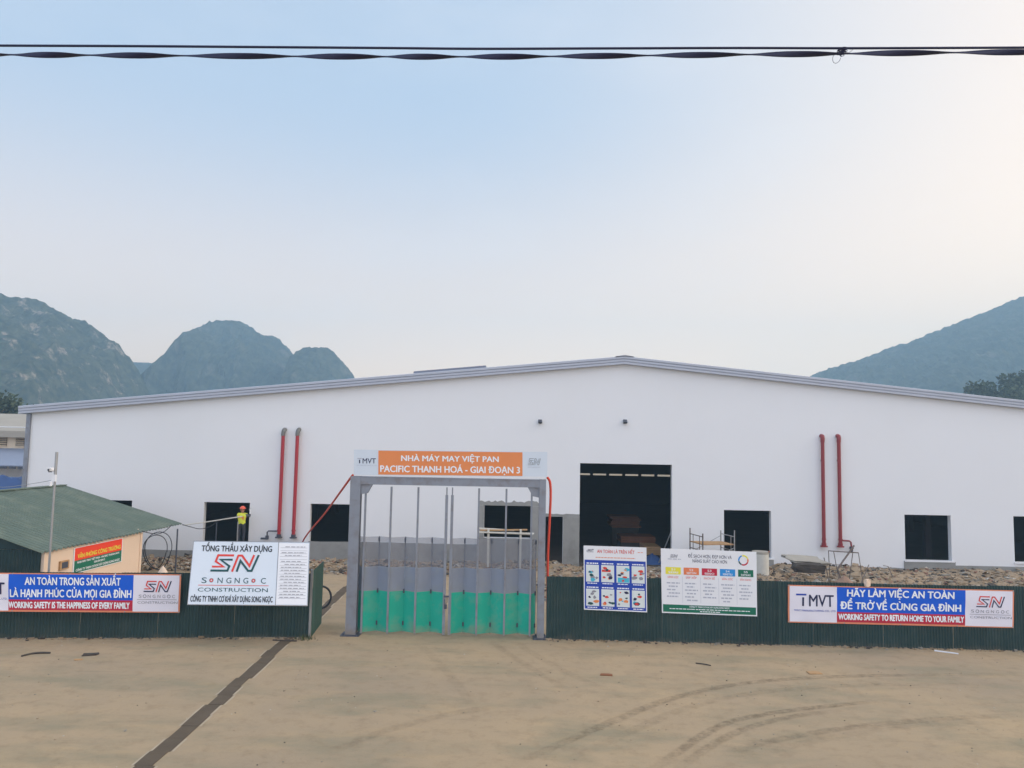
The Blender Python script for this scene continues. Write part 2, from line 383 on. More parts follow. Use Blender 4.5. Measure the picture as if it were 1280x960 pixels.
# ------------------------------------------------------------------ factory
FY = 37.0; RX, RZ = 5.46, 9.78      # ridge at wall top
XL, XR = -23.4, 34.2
def roof_z(x): return RZ - .1015 * (RX - x) if x < RX else RZ - .0925 * (x - RX)
OPEN = [(-20.2, -18.2, .55, 2.72), (-14.72, -12.52, .55, 2.72), (-9.6, -7.4, .78, 2.73), (-1.22, 1.03, 1.28, 2.81), (1.5, 2.58, .0, 2.33),
        (3.37, 7.82, 0, 4.92), (10.33, 12.6, .55, 2.8), (19.03, 21.26, .58, 2.74), (24.28, 26.5, .58, 2.76), (29.5, 31.7, .58, 2.76)]
fb = thing('factory_building', (RX, FY, 0), 'long white gabled factory hall with dark open doorway and unglazed windows', 'factory')
w = MB(); TH = .28
xs = sorted({XL, XR, RX, *[o[0] for o in OPEN], *[o[1] for o in OPEN]})
for a, b in zip(xs, xs[1:]):
    cuts = [(o[2], o[3]) for o in OPEN if o[0] <= a + 1e-6 and o[1] >= b - 1e-6]
    zc = -.2
    for z0, z1 in cuts:
        if z0 > zc:
            for yy in (FY, FY + TH): w.face([(a, yy, zc), (b, yy, zc), (b, yy, z0), (a, yy, z0)])
        zc = z1
    for yy in (FY, FY + TH): w.face([(a, yy, zc), (b, yy, zc), (b, yy, roof_z(b)), (a, yy, roof_z(a))])
for x0, x1, z0, z1 in OPEN:
    w.face([(x0, FY, z0), (x0, FY, z1), (x0, FY + TH, z1), (x0, FY + TH, z0)]); w.face([(x1, FY, z0), (x1, FY, z1), (x1, FY + TH, z1), (x1, FY + TH, z0)])
    w.face([(x0, FY, z1), (x1, FY, z1), (x1, FY + TH, z1), (x0, FY + TH, z1)]); w.face([(x0, FY, z0), (x1, FY, z0), (x1, FY + TH, z0), (x0, FY + TH, z0)])
fwall = obj('front_wall', w, WHITE_WALL, fb, recalc=False)
BY = 79.0
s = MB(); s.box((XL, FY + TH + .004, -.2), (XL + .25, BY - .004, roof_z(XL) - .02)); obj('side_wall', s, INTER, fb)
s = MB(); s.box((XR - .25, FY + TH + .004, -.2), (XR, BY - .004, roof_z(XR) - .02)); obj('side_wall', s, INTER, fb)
# rear wall with a row of low vents
s = MB()
vents = [(1.9 + i * 1.663, 1.9 + i * 1.663 + 1.36) for i in range(12)]
s.box((XL, BY, -.2), (XR, BY + .2, 2.86)); 
vx = XL
for a, b in vents:
    s.box((vx, BY, 2.86), (a, BY + .2, 3.04)); vx = b
s.box((vx, BY, 2.86), (XR, BY + .2, 3.04))
s.prism([(XL, BY, 3.04), (XR, BY, 3.04), (XR, BY, roof_z(XR)), (RX, BY, RZ), (XL, BY, roof_z(XL))], (0, .2, 0))
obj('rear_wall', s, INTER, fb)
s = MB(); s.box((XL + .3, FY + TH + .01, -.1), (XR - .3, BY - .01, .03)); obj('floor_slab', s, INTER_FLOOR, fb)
s = MB()   # roof: two slabs
for xa, xb in ((XL - .41, RX), (RX, XR + .41)):
    za, zb = roof_z(xa), roof_z(xb)
    s.prism([(xa, FY - .25, za + .2), (xb, FY - .25, zb + .2), (xb, FY - .25, zb + .32), (xa, FY - .25, za + .32)], (0, BY - FY + .6, 0))
froof = obj('roof', s, [ROOF], fb)
s = MB()
for xa, xb in ((XL + .3, RX), (RX, XR - .3)):
    za, zb = roof_z(xa), roof_z(xb)
    s.prism([(xa, FY + TH + .02, za + .1), (xb, FY + TH + .02, zb + .1), (xb, FY + TH + .02, zb + .16), (xa, FY + TH + .02, za + .16)], (0, BY - FY - TH - .04, 0))
for yy in range(6):
    y = FY + 5 + yy * 6.6
    for xa, xb in ((XL + .3, RX - .01), (RX + .01, XR - .3)):
        za, zb = roof_z(xa), roof_z(xb)
        s.prism([(xa, y, za - .7), (xb, y, zb - .9), (xb, y, zb + .09), (xa, y, za + .09)], (0, .2, 0))
for x in (-14, -4.5, 23, 29):
    for yy in range(6):
        y = FY + 5 + yy * 6.6
        s.box((x - .15, y + .22, .04), (x + .15, y + .5, roof_z(x) - .92))
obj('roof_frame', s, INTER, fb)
# fascia: ribbed metal band following the gable
def fascia(xa, xb):
    prof = [(0, -.02), (-.30, -.02), (-.30, .10), (-.285, .115), (-.285, .135), (-.31, .15), (-.31, .27), (-.295, .285), (-.295, .305), (-.33, .32), (-.33, .44), (-.26, .47), (0, .47)]
    mb = MB(); za, zb = roof_z(xa), roof_z(xb)
    n = len(prof)
    A = [Vector((xa, FY + .01 + y, za + z * .78)) for y, z in prof]; B = [Vector((xb, FY + .01 + y, zb + z * .78)) for y, z in prof]
    for k in range(n - 1): mb.face([A[k], B[k], B[k + 1], A[k + 1]], 1 if k in (3, 4, 7, 8) and False else (1 if k in (3, 7) else 0))
    mb.face(A); mb.face(B[::-1]); return mb
obj('fascia', fascia(XL - .41, RX - .003), [FASCIA, FASCIA_DK], fb); obj('fascia', fascia(RX + .003, XR + .41), [FASCIA, FASCIA_DK], fb)
s = MB(); s.prism([(RX - .45, FY - .36, RZ + .335), (RX, FY - .36, RZ + .38), (RX + .45, FY - .36, RZ + .335), (RX, FY - .36, RZ + .42)], (0, 20, 0)); obj('ridge_cap', s, FASCIA, froof)
s = MB(); s.box((XL - .12, FY - .1, 0), (XL + .08, FY - .004, roof_z(XL) - .04)); s.box((XL - .02, FY - .14, 4.6), (XL + .1, FY - .104, 4.7)); s.box((XL - .02, FY - .14, 2.6), (XL + .1, FY - .104, 2.7))
obj('corner_trim', s, STEEL, fb)
# cement plinth and patches
PN = ['plinth']
def patch(x0, x1, z0, z1, d=.03, jag=0, n=14):
    pl = MB()
    top = [(x1 - (x1 - x0) * i / n, FY - d, z1 + (jag * (noise.noise(Vector((i * 1.7 + x0, 3.3, 1)))) if jag else 0)) for i in range(n + 1)]
    pl.prism([(x0, FY - d, z0), (x1, FY - d, z0)] + top, (0, d - .003, 0))
    obj(PN[0], pl, GREY_PLASTER, fwall)
patch(-23.2, -9.7, -.1, .42, jag=.05); patch(-9.62, -1.5, -.1, .95, .05, jag=.04); patch(-1.498, 1.03, -.1, 1.27, .05)
patch(18.95, 21.42, -.1, .545, .03); patch(21.424, 34, -.1, .36, .028, jag=.03); patch(7.9, 10.3, -.1, .2, jag=.05); patch(10.304, 12.7, -.1, .52); patch(12.704, 18.946, -.1, .2, jag=.06)
PN[0] = 'bare_render_patch'
patch(-1.5, -1.225, 1.275, 2.81, .012); patch(1.035, 1.495, -.05, 2.81, .05); 
patch(-1.5, 1.5, 2.815, 3.0, .012, jag=.14, n=30)
patch(1.5, 3.365, 2.335, 2.46, .012, jag=.05, n=12); patch(2.585, 3.365, 0, 2.333, .014)
for x0, x1, z0, z1 in OPEN:
    if .5 < z0 < .7: s = MB(); s.box((x0 - .04, FY - .06, z0 - .07), (x1 + .12, FY + TH - .02, z0 + .002)); obj('window_sill', s, WHITE_WALL, fwall)
# wall lamps
for px, lab in ((675, 'small dark lamp on white factory wall, left of the two under the ridge'), (781, 'small dark lamp on white factory wall, directly below the roof ridge')):
    p = at(px, 527, FY)
    t = thing('wall_lamp', (p.x, FY, p.z), lab, 'lamp', 'small lamps high on the factory wall')
    a = MB(); a.box((p.x - .07, FY - .05, p.z - .1), (p.x + .07, FY - .003, p.z + .1)); obj('bracket', a, STEEL_DK, t)
    a = MB(); a.prism([(p.x - .09, FY - .05, p.z + .1), (p.x - .09, FY - .26, p.z - .02), (p.x - .09, FY - .22, p.z - .09), (p.x - .09, FY - .05, p.z - .02)], (.18, 0, 0)); obj('lamp_head', a, STEEL_DK, t)
# loose sheet stack on roof
s = MB(); xa, xb = -4.85, -1.3
s.prism([(xa, FY + .2, roof_z(xa) + .325), (xb, FY + .2, roof_z(xb) + .325), (xb, FY + .2, roof_z(xb) + .52), (xa, FY + .2, roof_z(xa) + .52)], (0, 1.2, 0))
tag(obj('roof_sheet_stack', s, FASCIA_DK), 'thin stack of grey roofing sheets lying on the left roof slope', 'roof sheets')

# red pipes
def pipe(name, px_t, py_t, px_b, z0, lab, m, em, branch=None):
    top = at(px_t, py_t, FY); X = at(px_b, 660, FY).x; zt = top.z
    t = thing(name, (X, FY - .22, z0), lab, 'pipe', 'red wall pipes on the factory front')
    a = MB(); a.tube([(X, FY - .2, z0), (X, FY - .2, zt - .28)], .085, 14); rs_ = obj('riser', a, m, t)
    a = MB(); q = [(X, FY - .2, zt - .3), (X, FY - .2, zt - .2), (X + .012, FY - .19, zt - .09), (X + .02, FY - .14, zt - .02), (X + .02, FY - .06, zt), (X + .02, FY - .003, zt)]
    a.tube(q, .1, 14); obj('elbow', a, em, t)
    a = MB()
    a.tube([(X, FY - .2, z0 - .02), (X, FY - .2, z0 + .03)], .17, 14); a.tube([(X, FY - .2, z0 + .03), (X, FY - .2, z0 + .16)], .105, 14); obj('base_flange', a, STEEL_DK if em is GREY_ELBOW else RED_DK, rs_)
    a = MB(); a.tube([(X, FY - .2, z0 + .32), (X, FY - .2, z0 + .36)], .105, 14); obj('pipe_clip', a, m, rs_)
    for z_ in (z0 + .05, zt - 1.2): a = MB(); a.box((X - .03, FY - .12, z_), (X + .03, FY - .003, z_ + .05)); obj('wall_bracket', a, STEEL_DK, t)
    return t, X
t, X = pipe('red_pipe', 355, 537, 350.5, 1.12, 'bright red wall pipe with grey elbow, nearer the worker', RED_PIPE, GREY_ELBOW)
a = MB(); a.tube([(X - .1, FY - .2, 1.42), (X - .5, FY - .2, 1.42), (X - .56, FY - .2, 1.36), (X - .56, FY - .2, 1.12)], .035, 8); bp_ = obj('branch_pipe', a, STEEL_DK, t)
a = MB(); a.tube([(X - .56, FY - .2, 1.05), (X - .56, FY - .2, 1.2)], .08, 10); a.box((X - .85, FY - .26, 1.02), (X - .5, FY - .14, 1.1)); obj('valve', a, STEEL_DK, bp_)
pipe('red_pipe', 375, 537, 368.5, 1.12, 'bright red wall pipe with grey elbow, nearer the gate', RED_PIPE, GREY_ELBOW)
pipe('red_pipe', 1023, 545, 1027.6, 1.18, 'dark red wall pipe without side branch, right of the large doorway', RED_DK, RED_DK)
t, X = pipe('red_pipe', 1043, 545, 1048, 1.18, 'dark red wall pipe with a small side branch and black valve', RED_DK, RED_DK)
a = MB(); a.tube([(X + .1, FY - .2, 1.48), (X + .42, FY - .2, 1.46), (X + .5, FY - .2, 1.4), (X + .52, FY - .2, 1.2)], .04, 8); bp_ = obj('branch_pipe', a, RED_DK, t)
a = MB(); a.tube([(X + .52, FY - .2, .92), (X + .52, FY - .2, 1.2)], .07, 10, rs=[.06, .085]); a.box((X + .44, FY - .28, 1.1), (X + .6, FY - .12, 1.14)); obj('valve', a, STEEL_DK, bp_)

# ------------------------------------------------------------------ corrugated site fence
def corr_sheet(p, q, z0, z1, n_w, amp=.016, jz=0, per=8):
    p = Vector(p); q = Vector(q); d = (q - p); L = d.length; d.normalize(); nrm = Vector((-d.y, d.x, 0))
    N = max(2, int(n_w * per)); mb = MB()
    for i in range(N + 1):
        c = p + d * (L * i / N); a = math.cos(2 * math.pi * i / per); a = max(-.75, min(.75, a * 1.5))
        c = c + nrm * (amp * a)
        mb.v += [Vector((c.x, c.y, z0)), Vector((c.x, c.y, z1 + jz))]
    for i in range(N):
        k = 2 * i; mb.f.append([k, k + 2, k + 3, k + 1]); mb.m.append(0)
    return mb
def fence(name, pts, z0, z1, label, post_at, mats=FENCE_G, skipgroup=None):
    base = Vector((*pts[0][:2], 0))
    t = thing(name, base, label, 'fence', 'corrugated site fences')
    pts = [Vector((*p[:2], 0)) for p in pts]
    for a, b in zip(pts, pts[1:]):
        L = (b - a).length; n = max(1, round(L / 1.08)); d = (b - a) / n
        for i in range(n):
            jz = random.uniform(-.012, .012)
            o = obj('corrugated_sheet', corr_sheet(a + d * i + Vector((0, random.uniform(-.004, .004) - (.012 if i % 2 else 0), 0)), a + d * (i + 1) + Vector((0, -(.012 if i % 2 else 0), 0)), z0 + random.uniform(-.01, .015), z1, 12, jz=jz), mats, t, recalc=False)
        dd = (b - a).normalized(); nn = Vector((-dd.y, dd.x, 0)) * .06
        for z in (.35, z1 - .25):
            m = MB(); m.tube([a + nn + Vector((0, 0, z)), b + nn + Vector((0, 0, z))], .022, 6); obj('rail', m, STEEL, t)
    for x in post_at:
        m = MB(); m.box((x[0] - .03, x[1] + .09, 0), (x[0] + .03, x[1] + .15, z1 - .03)); obj('post', m, STEEL, t)
    return t
gl0, gl1 = gnd(-420, 799), gnd(386, 797); gr0, gr1 = gnd(682.5, 799), gnd(1500, 819)
FZ = 1.84
gl0 = Vector((-24.2, 21.2, 0)); glm = gnd(0, 798)
fl = fence('site_fence', [gl0, glm, gl1], .01, FZ, 'dark green corrugated fence left of the gate, behind the safety banner', [(-20, 21.5), (-16.5, 21.8), (-13, 22.1), (-9.6, 22.35)])
frm = gnd(974, 806.3)
fr = fence('site_fence', [gr0, frm, gnd(1280, 813.5), Vector((24, 22.6, 0))], .0, FZ, 'long dark green corrugated fence right of the gate, carrying posters', [(2, 23.0), (4.8, 22.95), (8.0, 22.9), (11.2, 22.85), (14.4, 22.75), (17.5, 22.7)])
# narrow seam posts in front
m = MB(); m.box((frm.x - .03, frm.y - .05, 0), (frm.x + .02, frm.y - .022, FZ)); obj('cover_strip', m, FENCE_G, fr)
m = MB(); m.box((gl1.x - .01, gl1.y - .04, 0), (gl1.x + .05, gl1.y + .03, FZ + .12)); obj('end_post', m, GALV, fl)
# pedestrian leaf swung inwards
pa = Vector((gl1.x + .07, gl1.y + .02, 0)); pb = gnd(401.5, 780)
sg = thing('side_gate_leaf', pa, 'dark green corrugated gate leaf swung open beside the white contractor sign', 'gate leaf')
obj('corrugated_sheet', corr_sheet(pa, pb, .03, FZ + .1, 18), FENCE_G2, sg, recalc=False)
m = MB(); dd = (pb - pa).normalized(); nn = Vector((-dd.y, dd.x, 0)) * .04
for z in (.15, 1.0, FZ): m.tube([pa + nn + Vector((0, 0, z)), pb + nn + Vector((0, 0, z))], .02, 6)
for p in (pa, pb): m.tube([p + nn + Vector((0, 0, .03)), p + nn + Vector((0, 0, FZ + .08))], .022, 6)
obj('frame', m, STEEL, sg)

# ------------------------------------------------------------------ lettering and sign kit
_tc = {}
HORN = {'Ơ': 'O', 'Ở': 'Ỏ', 'Ờ': 'Ò'}
def text_raw(st):
    if st in _tc: return _tc[st]
    if any(c in HORN for c in st):                # the horn is drawn by hand beside a plain O
        pl_ = ''.join(HORN.get(c, c) for c in st); V, Fc = text_raw(pl_); V, Fc = list(V), list(Fc); cap = max(p[1] for p in text_raw('H')[0])
        for i, c in enumerate(st):
            if c in HORN:
                xr = max(p[0] for p in text_raw(pl_[:i] + 'O')[0]); k = len(V)
                V += [(xr - .17, cap * .93), (xr - .10, cap * .82), (xr + .035, cap * .97), (xr + .06, cap * 1.16), (xr - .01, cap * 1.16), (xr - .035, cap * 1.02)]
                Fc.append([k, k + 1, k + 2, k + 5]); Fc.append([k + 5, k + 2, k + 3, k + 4])
        _tc[st] = (V, Fc); return _tc[st]
    cu = bpy.data.curves.new('t', 'FONT'); cu.body = st; cu.size = 1; cu.resolution_u = 3; cu.fill_mode = 'FRONT'
    o = bpy.data.objects.new('t', cu); COL.objects.link(o)
    dg = bpy.context.evaluated_depsgraph_get(); dg.update()
    me = o.evaluated_get(dg).to_mesh()
    V = [(v.co.x, v.co.y) for v in me.vertices]; Fc = [list(p.vertices) for p in me.polygons]
    o.evaluated_get(dg).to_mesh_clear(); bpy.data.objects.remove(o); bpy.data.curves.remove(cu)
    _tc[st] = (V, Fc); return _tc[st]
CAPH = None
class Sign:
    """a flat (or gently creased) board given by its four corners; u right, v up, both 0..1"""
    def __init__(s, tl, tr, br, bl, wave=0.0, seed=0):
        s.c = [Vector(p) for p in (tl, tr, br, bl)]; s.wave = wave; s.seed = seed
        s.n = (s.c[1] - s.c[0]).cross(s.c[0] - s.c[3]).normalized()      # towards the viewer
        if s.n.y > 0: s.n = -s.n
        s.W = (s.c[1] - s.c[0]).length; s.H = (s.c[0] - s.c[3]).length
    def at(s, u, v, off=0):
        tl, tr, br, bl = s.c
        p = (tl * (1 - u) + tr * u) * v + (bl * (1 - u) + br * u) * (1 - v)
        if s.wave:
            x = u * s.W; y = v * s.H
            e = min(1, 6 * min(v, 1 - v) + .25)
            off += s.wave * e * (noise.noise(Vector((x * 1.5 + y * 1.9, y * .8, s.seed))) + .55 * noise.noise(Vector((x * 3.7 - y * 2.5, y * 1.5, s.seed + 5))))
        return p + s.n * off
    def rect(s, mb, u0, v0, u1, v1, off, mi=0):
        nu = max(1, int((u1 - u0) * s.W / .12)) if s.wave else 1; nv = max(1, int((v1 - v0) * s.H / .12)) if s.wave else 1
        mb.grid(lambda a, b: s.at(u0 + (u1 - u0) * a, v0 + (v1 - v0) * b, off), nu, nv, mi)
    def slab(s, mb, th, mi=0):
        if s.wave:
            s.rect(mb, 0, 0, 1, 1, 0, mi); s.rect(mb, 0, 0, 1, 1, -th, mi)
            n = 24
            for (a, b) in (((0, 0), (1, 0)), ((1, 0), (1, 1)), ((1, 1), (0, 1)), ((0, 1), (0, 0))):
                for i in range(n):
                    q = [(a[0] + (b[0] - a[0]) * t / n, a[1] + (b[1] - a[1]) * t / n) for t in (i, i + 1)]
                    mb.face([s.at(*q[0], 0), s.at(*q[1], 0), s.at(*q[1], -th), s.at(*q[0], -th)], mi)
        else:
            mb.prism([s.at(0, 0), s.at(1, 0), s.at(1, 1), s.at(0, 1)], -s.n * th, mi)
    def text(s, st, u0, u1, vb, vc, off=.006, bold=.018, mb=None, mi=0):
        """st between u0 and u1, baseline vb, capital height reaching vc"""
        V, Fc = text_raw(st); xs_ = [p[0] for p in V]; x0, x1 = min(xs_), max(xs_)
        cap = max(p[1] for p in text_raw('H')[0]); mb = mb or MB()
        sh = [(0, 0)] if bold < .008 else [(0, 0), (-bold, 0), (bold, 0), (0, bold * .6), (0, -bold * .6)]
        if bold > .035: sh += [(-bold * .5, 0), (bold * .5, 0)]
        for k, (dx, dy) in enumerate(sh):
            i = len(mb.v)
            for x, y in V: mb.v.append(s.at(u0 + (u1 - u0) * (x + dx - x0) / (x1 - x0), vb + (vc - vb) * (y + dy) / cap, off + .0003 * k))
            for f in Fc: mb.f.append([i + q for q in f]); mb.m.append(mi)
        return mb
    def stroke(s, mb, pts, wd_, off, mi=0, asp=None):
        """polyline of (u,v) with mitred corners; wd_ in metres"""
        P = [Vector((u * s.W, v * s.H)) for u, v in pts]; Lf, Rt = [], []
        for i, p in enumerate(P):
            d0 = (p - P[i - 1]).normalized() if i else None; d1 = (P[i + 1] - p).normalized() if i < len(P) - 1 else None
            if d0 is None: n = Vector((-d1.y, d1.x)); k = 1
            elif d1 is None: n = Vector((-d0.y, d0.x)); k = 1
            else:
                n0 = Vector((-d0.y, d0.x)); n1 = Vector((-d1.y, d1.x)); n = (n0 + n1).normalized(); k = min(2.2, 1 / max(.3, n.dot(n0)))
            Lf.append(p + n * wd_ / 2 * k); Rt.append(p - n * wd_ / 2 * k)
        for i in range(len(P) - 1):
            mb.face([s.at(q.x / s.W, q.y / s.H, off) for q in (Lf[i], Lf[i + 1], Rt[i + 1], Rt[i])], mi)
    def ring(s, mb, u, v, r0, r1, off, mi=0, a0=0, a1=2 * math.pi, n=24):
        for i in range(n):
            A = [a0 + (a1 - a0) * t / n for t in (i, i + 1)]
            mb.face([s.at(u + math.cos(a) * r / s.W, v + math.sin(a) * r / s.H, off) for a, r in ((A[0], r0), (A[1], r0), (A[1], r1), (A[0], r1))], mi)

def sn_logo(s, u0, u1, v0, v1, wd_, red, teal, parent, off=.006):
    """two-colour SN monogram as straight strokes, drawn in a 0..1 box"""
    X = lambda a: u0 + (u1 - u0) * (a - 220) / 468
    Yv = lambda b: v1 - (v1 - v0) * (b - 172) / 165
    q = lambda L: [(X(a), Yv(b)) for a, b in L]
    m = MB(); s.stroke(m, q([(440, 180), (284, 180), (264, 240), (345, 290), (232, 290)]), wd_, off); s.stroke(m, q([(432, 337), (484, 181), (520, 181), (600, 280), (640, 174)]), wd_, off + .0006)
    obj('emblem', m, red, parent)
    m = MB(); s.stroke(m, q([(430, 222), (312, 222), (402, 285), (386, 328), (220, 328)]), wd_, off + .0012); s.stroke(m, q([(478, 337), (508, 232), (590, 328), (625, 328), (686, 174)]), wd_, off + .0018)
    obj('emblem', m, teal, parent)
def words_bar(s, mb, u0, u1, v, h, off, seed, mi=0):
    """a line of print too small to read: short word-long strokes"""
    rnd = random.Random(seed); u = u0
    while u < u1 - .002:
        L = min(rnd.uniform(.02, .055) * 1.0, u1 - u)
        s.rect(mb, u, v, u + L * .8, v + h, off, mi); u += L

# ---- gate portal
GY = 23.12
gate = thing('site_gate', (-1.8, GY, 0), 'grey steel portal gate with two folding leaves of green sheet and wire screen', 'gate')
xl0, xl1 = at(435.5, 700, GY).x, at(448.5, 700, GY).x
xr0, xr1 = at(672.5, 700, GY).x, at(681, 700, GY).x
BEAM0, BEAM1 = at(443, 605, GY).z, at(443, 595, GY).z
for a, b in ((xl0, xl1), (xr0, xr1)):
    m = MB(); fl_ = .03
    m.box((a, GY - .12, .03), (b, GY - .12 + fl_, BEAM1)); m.box((a, GY + .12, .03), (b, GY + .15, BEAM1)); m.box(((a + b) / 2 - .015, GY - .089, .03), ((a + b) / 2 + .015, GY + .119, BEAM1))
    po_ = obj('post', m, STEEL, gate)
    m = MB(); m.box((a - .12, GY - .24, -.02), (b + .12, GY + .26, .03)); 
    for i in (-1, 1):
        for j in (-1, 1): m.tube([((a + b) / 2 + i * (b - a) * .62, GY + j * .18, .03), ((a + b) / 2 + i * (b - a) * .62, GY + j * .18, .08)], .02, 6)
    obj('base_plate', m, STEEL_DK, po_)
m = MB(); m.box((xl1 + .003, GY - .115, BEAM0), (xr0 - .003, GY + .145, BEAM1 - .003)); m.box((xl1 + .003, GY - .125, BEAM1 - .03), (xr0 - .003, GY - .116, BEAM1 - .003)); obj('header_beam', m, STEEL, gate)
for x, sg_ in ((xl1 + .004, 1), (xr0 - .004, -1)):
    m = MB(); m.prism([(x, GY - .08, BEAM0 - .004), (x + sg_ * .34, GY - .08, BEAM0 - .004), (x + sg_ * .26, GY - .08, BEAM0 - .14), (x + sg_ * .2, GY - .08, BEAM0 - .26), (x, GY - .08, BEAM0 - .3)], (0, .16, 0)); obj('bracket', m, STEEL, gate)
zs_t, zs_m, zs_g = at(520, 672.5, GY).z, at(520, 710, GY).z, at(520, 740.5, GY).z
def leaf(bars, folds, tall):
    """bars: pixel columns (front folds); folds: columns in between (rear folds)"""
    BX = [at(p, 700, GY).x for p in bars]; FX = [at(p, 700, GY).x for p in folds]
    m = MB()
    for i, x in enumerate(BX):
        r = .028 if i not in tall else .04
        top = BEAM0 - .06 - (.22 if i in tall else 0)
        m.box((x - r, GY - .03, .05), (x + r, GY + .03, top))
        if i in tall: m.box((x - .018, GY - .02, top + .002), (x + .018, GY + .02, BEAM0 - .05))
    fr_ = obj('leaf_frame', m, STEEL, gate)
    pts = [(x, GY + .035) for x in BX] + [(x, GY + .27) for x in FX]
    pts.sort()
    segs = list(zip(pts, pts[1:]))
    for nm, z0, z1, mt in (('wire_screen', zs_m + .004, zs_t, SCREEN), ('grey_sheet', zs_g + .003, zs_m, GREY_SHEET), ('green_sheet', .07, zs_g, GREEN_SHEET)):
        m = MB()
        for (xa, ya), (xb, yb) in segs:
            m.prism([(xa, ya, z0), (xb, yb, z0), (xb, yb, z1), (xa, ya, z1)], (0, .004, 0)) if mt is not SCREEN else m.face([(xa, ya, z0), (xb, yb, z0), (xb, yb, z1), (xa, ya, z1)])
        obj(nm, m, mt, fr_)
    m = MB()
    for x in FX:
        for z0, z1 in ((.04, zs_t),): m.box((x - .016, GY + .275, z0), (x + .016, GY + .305, z1))
        for z in (.25, 1.2, zs_t - .15): m.box((x - .022, GY + .23, z), (x + .022, GY + .273, z + .12), 1)
    obj('fold_post', m, [STEEL, STEEL_DK], fr_)
    return fr_
leaf([454.4, 486.7, 520.6, 556.5], [445.5, 471.5, 504.5, 538.5], {3})
rf = leaf([563.5, 597, 631.5, 663.4], [580, 614, 648, 670], {0})
m = MB(); x = at(559, 700, GY).x
m.box((x - .06, GY - .06, 1.15), (x + .08, GY - .034, 1.2)); m.tube([(x + .03, GY - .07, 1.15), (x + .03, GY - .09, 1.0), (x - .03, GY - .09, .95), (x - .04, GY - .08, 1.1)], .012, 6); m.box((x - .05, GY - .1, .82), (x + .03, GY - .06, .95))
obj('lock_chain', m, STEEL_DK, gate)
# sign over gate
sy = GY - .1
gs = thing('gate_sign', (-1.8, sy, BEAM1), 'long orange and white factory name board fixed above the gate beam', 'sign')
sgn = Sign(at(442.5, 562, sy), at(684, 565, sy), at(684, 596, sy), at(442.5, 593.5, sy))
m = MB(); sgn.slab(m, .06); obj('board', m, SIGN_BLUE_WHITE, gs)
m = MB(); sgn.rect(m, .126, .02, .872, .975, .004); obj('orange_field', m, ORANGE, gs)
m = sgn.text('NHÀ MÁY MAY VIỆT PAN', .245, .748, .575, .79, .008, .03); sgn.text('PACIFIC THANH HOÁ - GIAI ĐOẠN 3', .137, .858, .13, .38, .008, .03, m); obj('lettering', m, WHITE_INK, gs)
obj('lettering', sgn.text('MVT', .045, .113, .46, .66, .005, .01), NAVY_INK, gs); m = MB(); sgn.rect(m, .026, .46, .032, .6, .005); obj('emblem', m, NAVY_INK, gs)
m = MB(); sgn.rect(m, .018, .63, .04, .67, .005); sgn.text('TMVT MANUFACTURING CO., LTD', .014, .118, .36, .395, .005, 0, m); obj('lettering', m, LGREY_INK, gs)
sn_logo(sgn, .9, .965, .46, .74, .010, BLACK_INK, BLACK_INK, gs, .005)
m = sgn.text('SONGNGOC', .9, .965, .36, .4, .005, 0); obj('lettering', m, LGREY_INK, gs)
# hoses over the gate
def hose(name, pts, r, m_, label, cat, n=8, group=None):
    P = [Vector(p) for p in pts]; Q = []
    for i in range(len(P) - 1):
        p0 = P[max(i - 1, 0)]; p1 = P[i]; p2 = P[i + 1]; p3 = P[min(i + 2, len(P) - 1)]
        for k in range(8):
            t = k / 8; Q.append(.5 * ((2 * p1) + (p2 - p0) * t + (2 * p0 - 5 * p1 + 4 * p2 - p3) * t * t + (3 * p1 - p0 - 3 * p2 + p3) * t ** 3))
    Q.append(P[-1]); a = MB(); a.tube(Q, r, n)
    return tag(obj(name, a, m_, smooth=True), label, cat, group)
hose('red_hose', [at(441, 594, GY - .05), at(437, 599, 23.6), at(424, 617, 26), at(405, 643, 31), at(380, 674, 36), gnd(372, 700)], .035, HOSE_RED, 'red hose running down from the gate header to the factory', 'hose')
hose('red_hose', [at(684, 596.5, GY), at(687.5, 603, GY + .02), at(688.3, 620, GY + .05), at(687, 650, GY + .1), at(685, 690, GY + .12), at(684.5, 722, GY + .14), at(684.3, 790, GY + .16)], .038, HOSE_RED, 'orange red hose hanging beside the right gate post', 'hose')

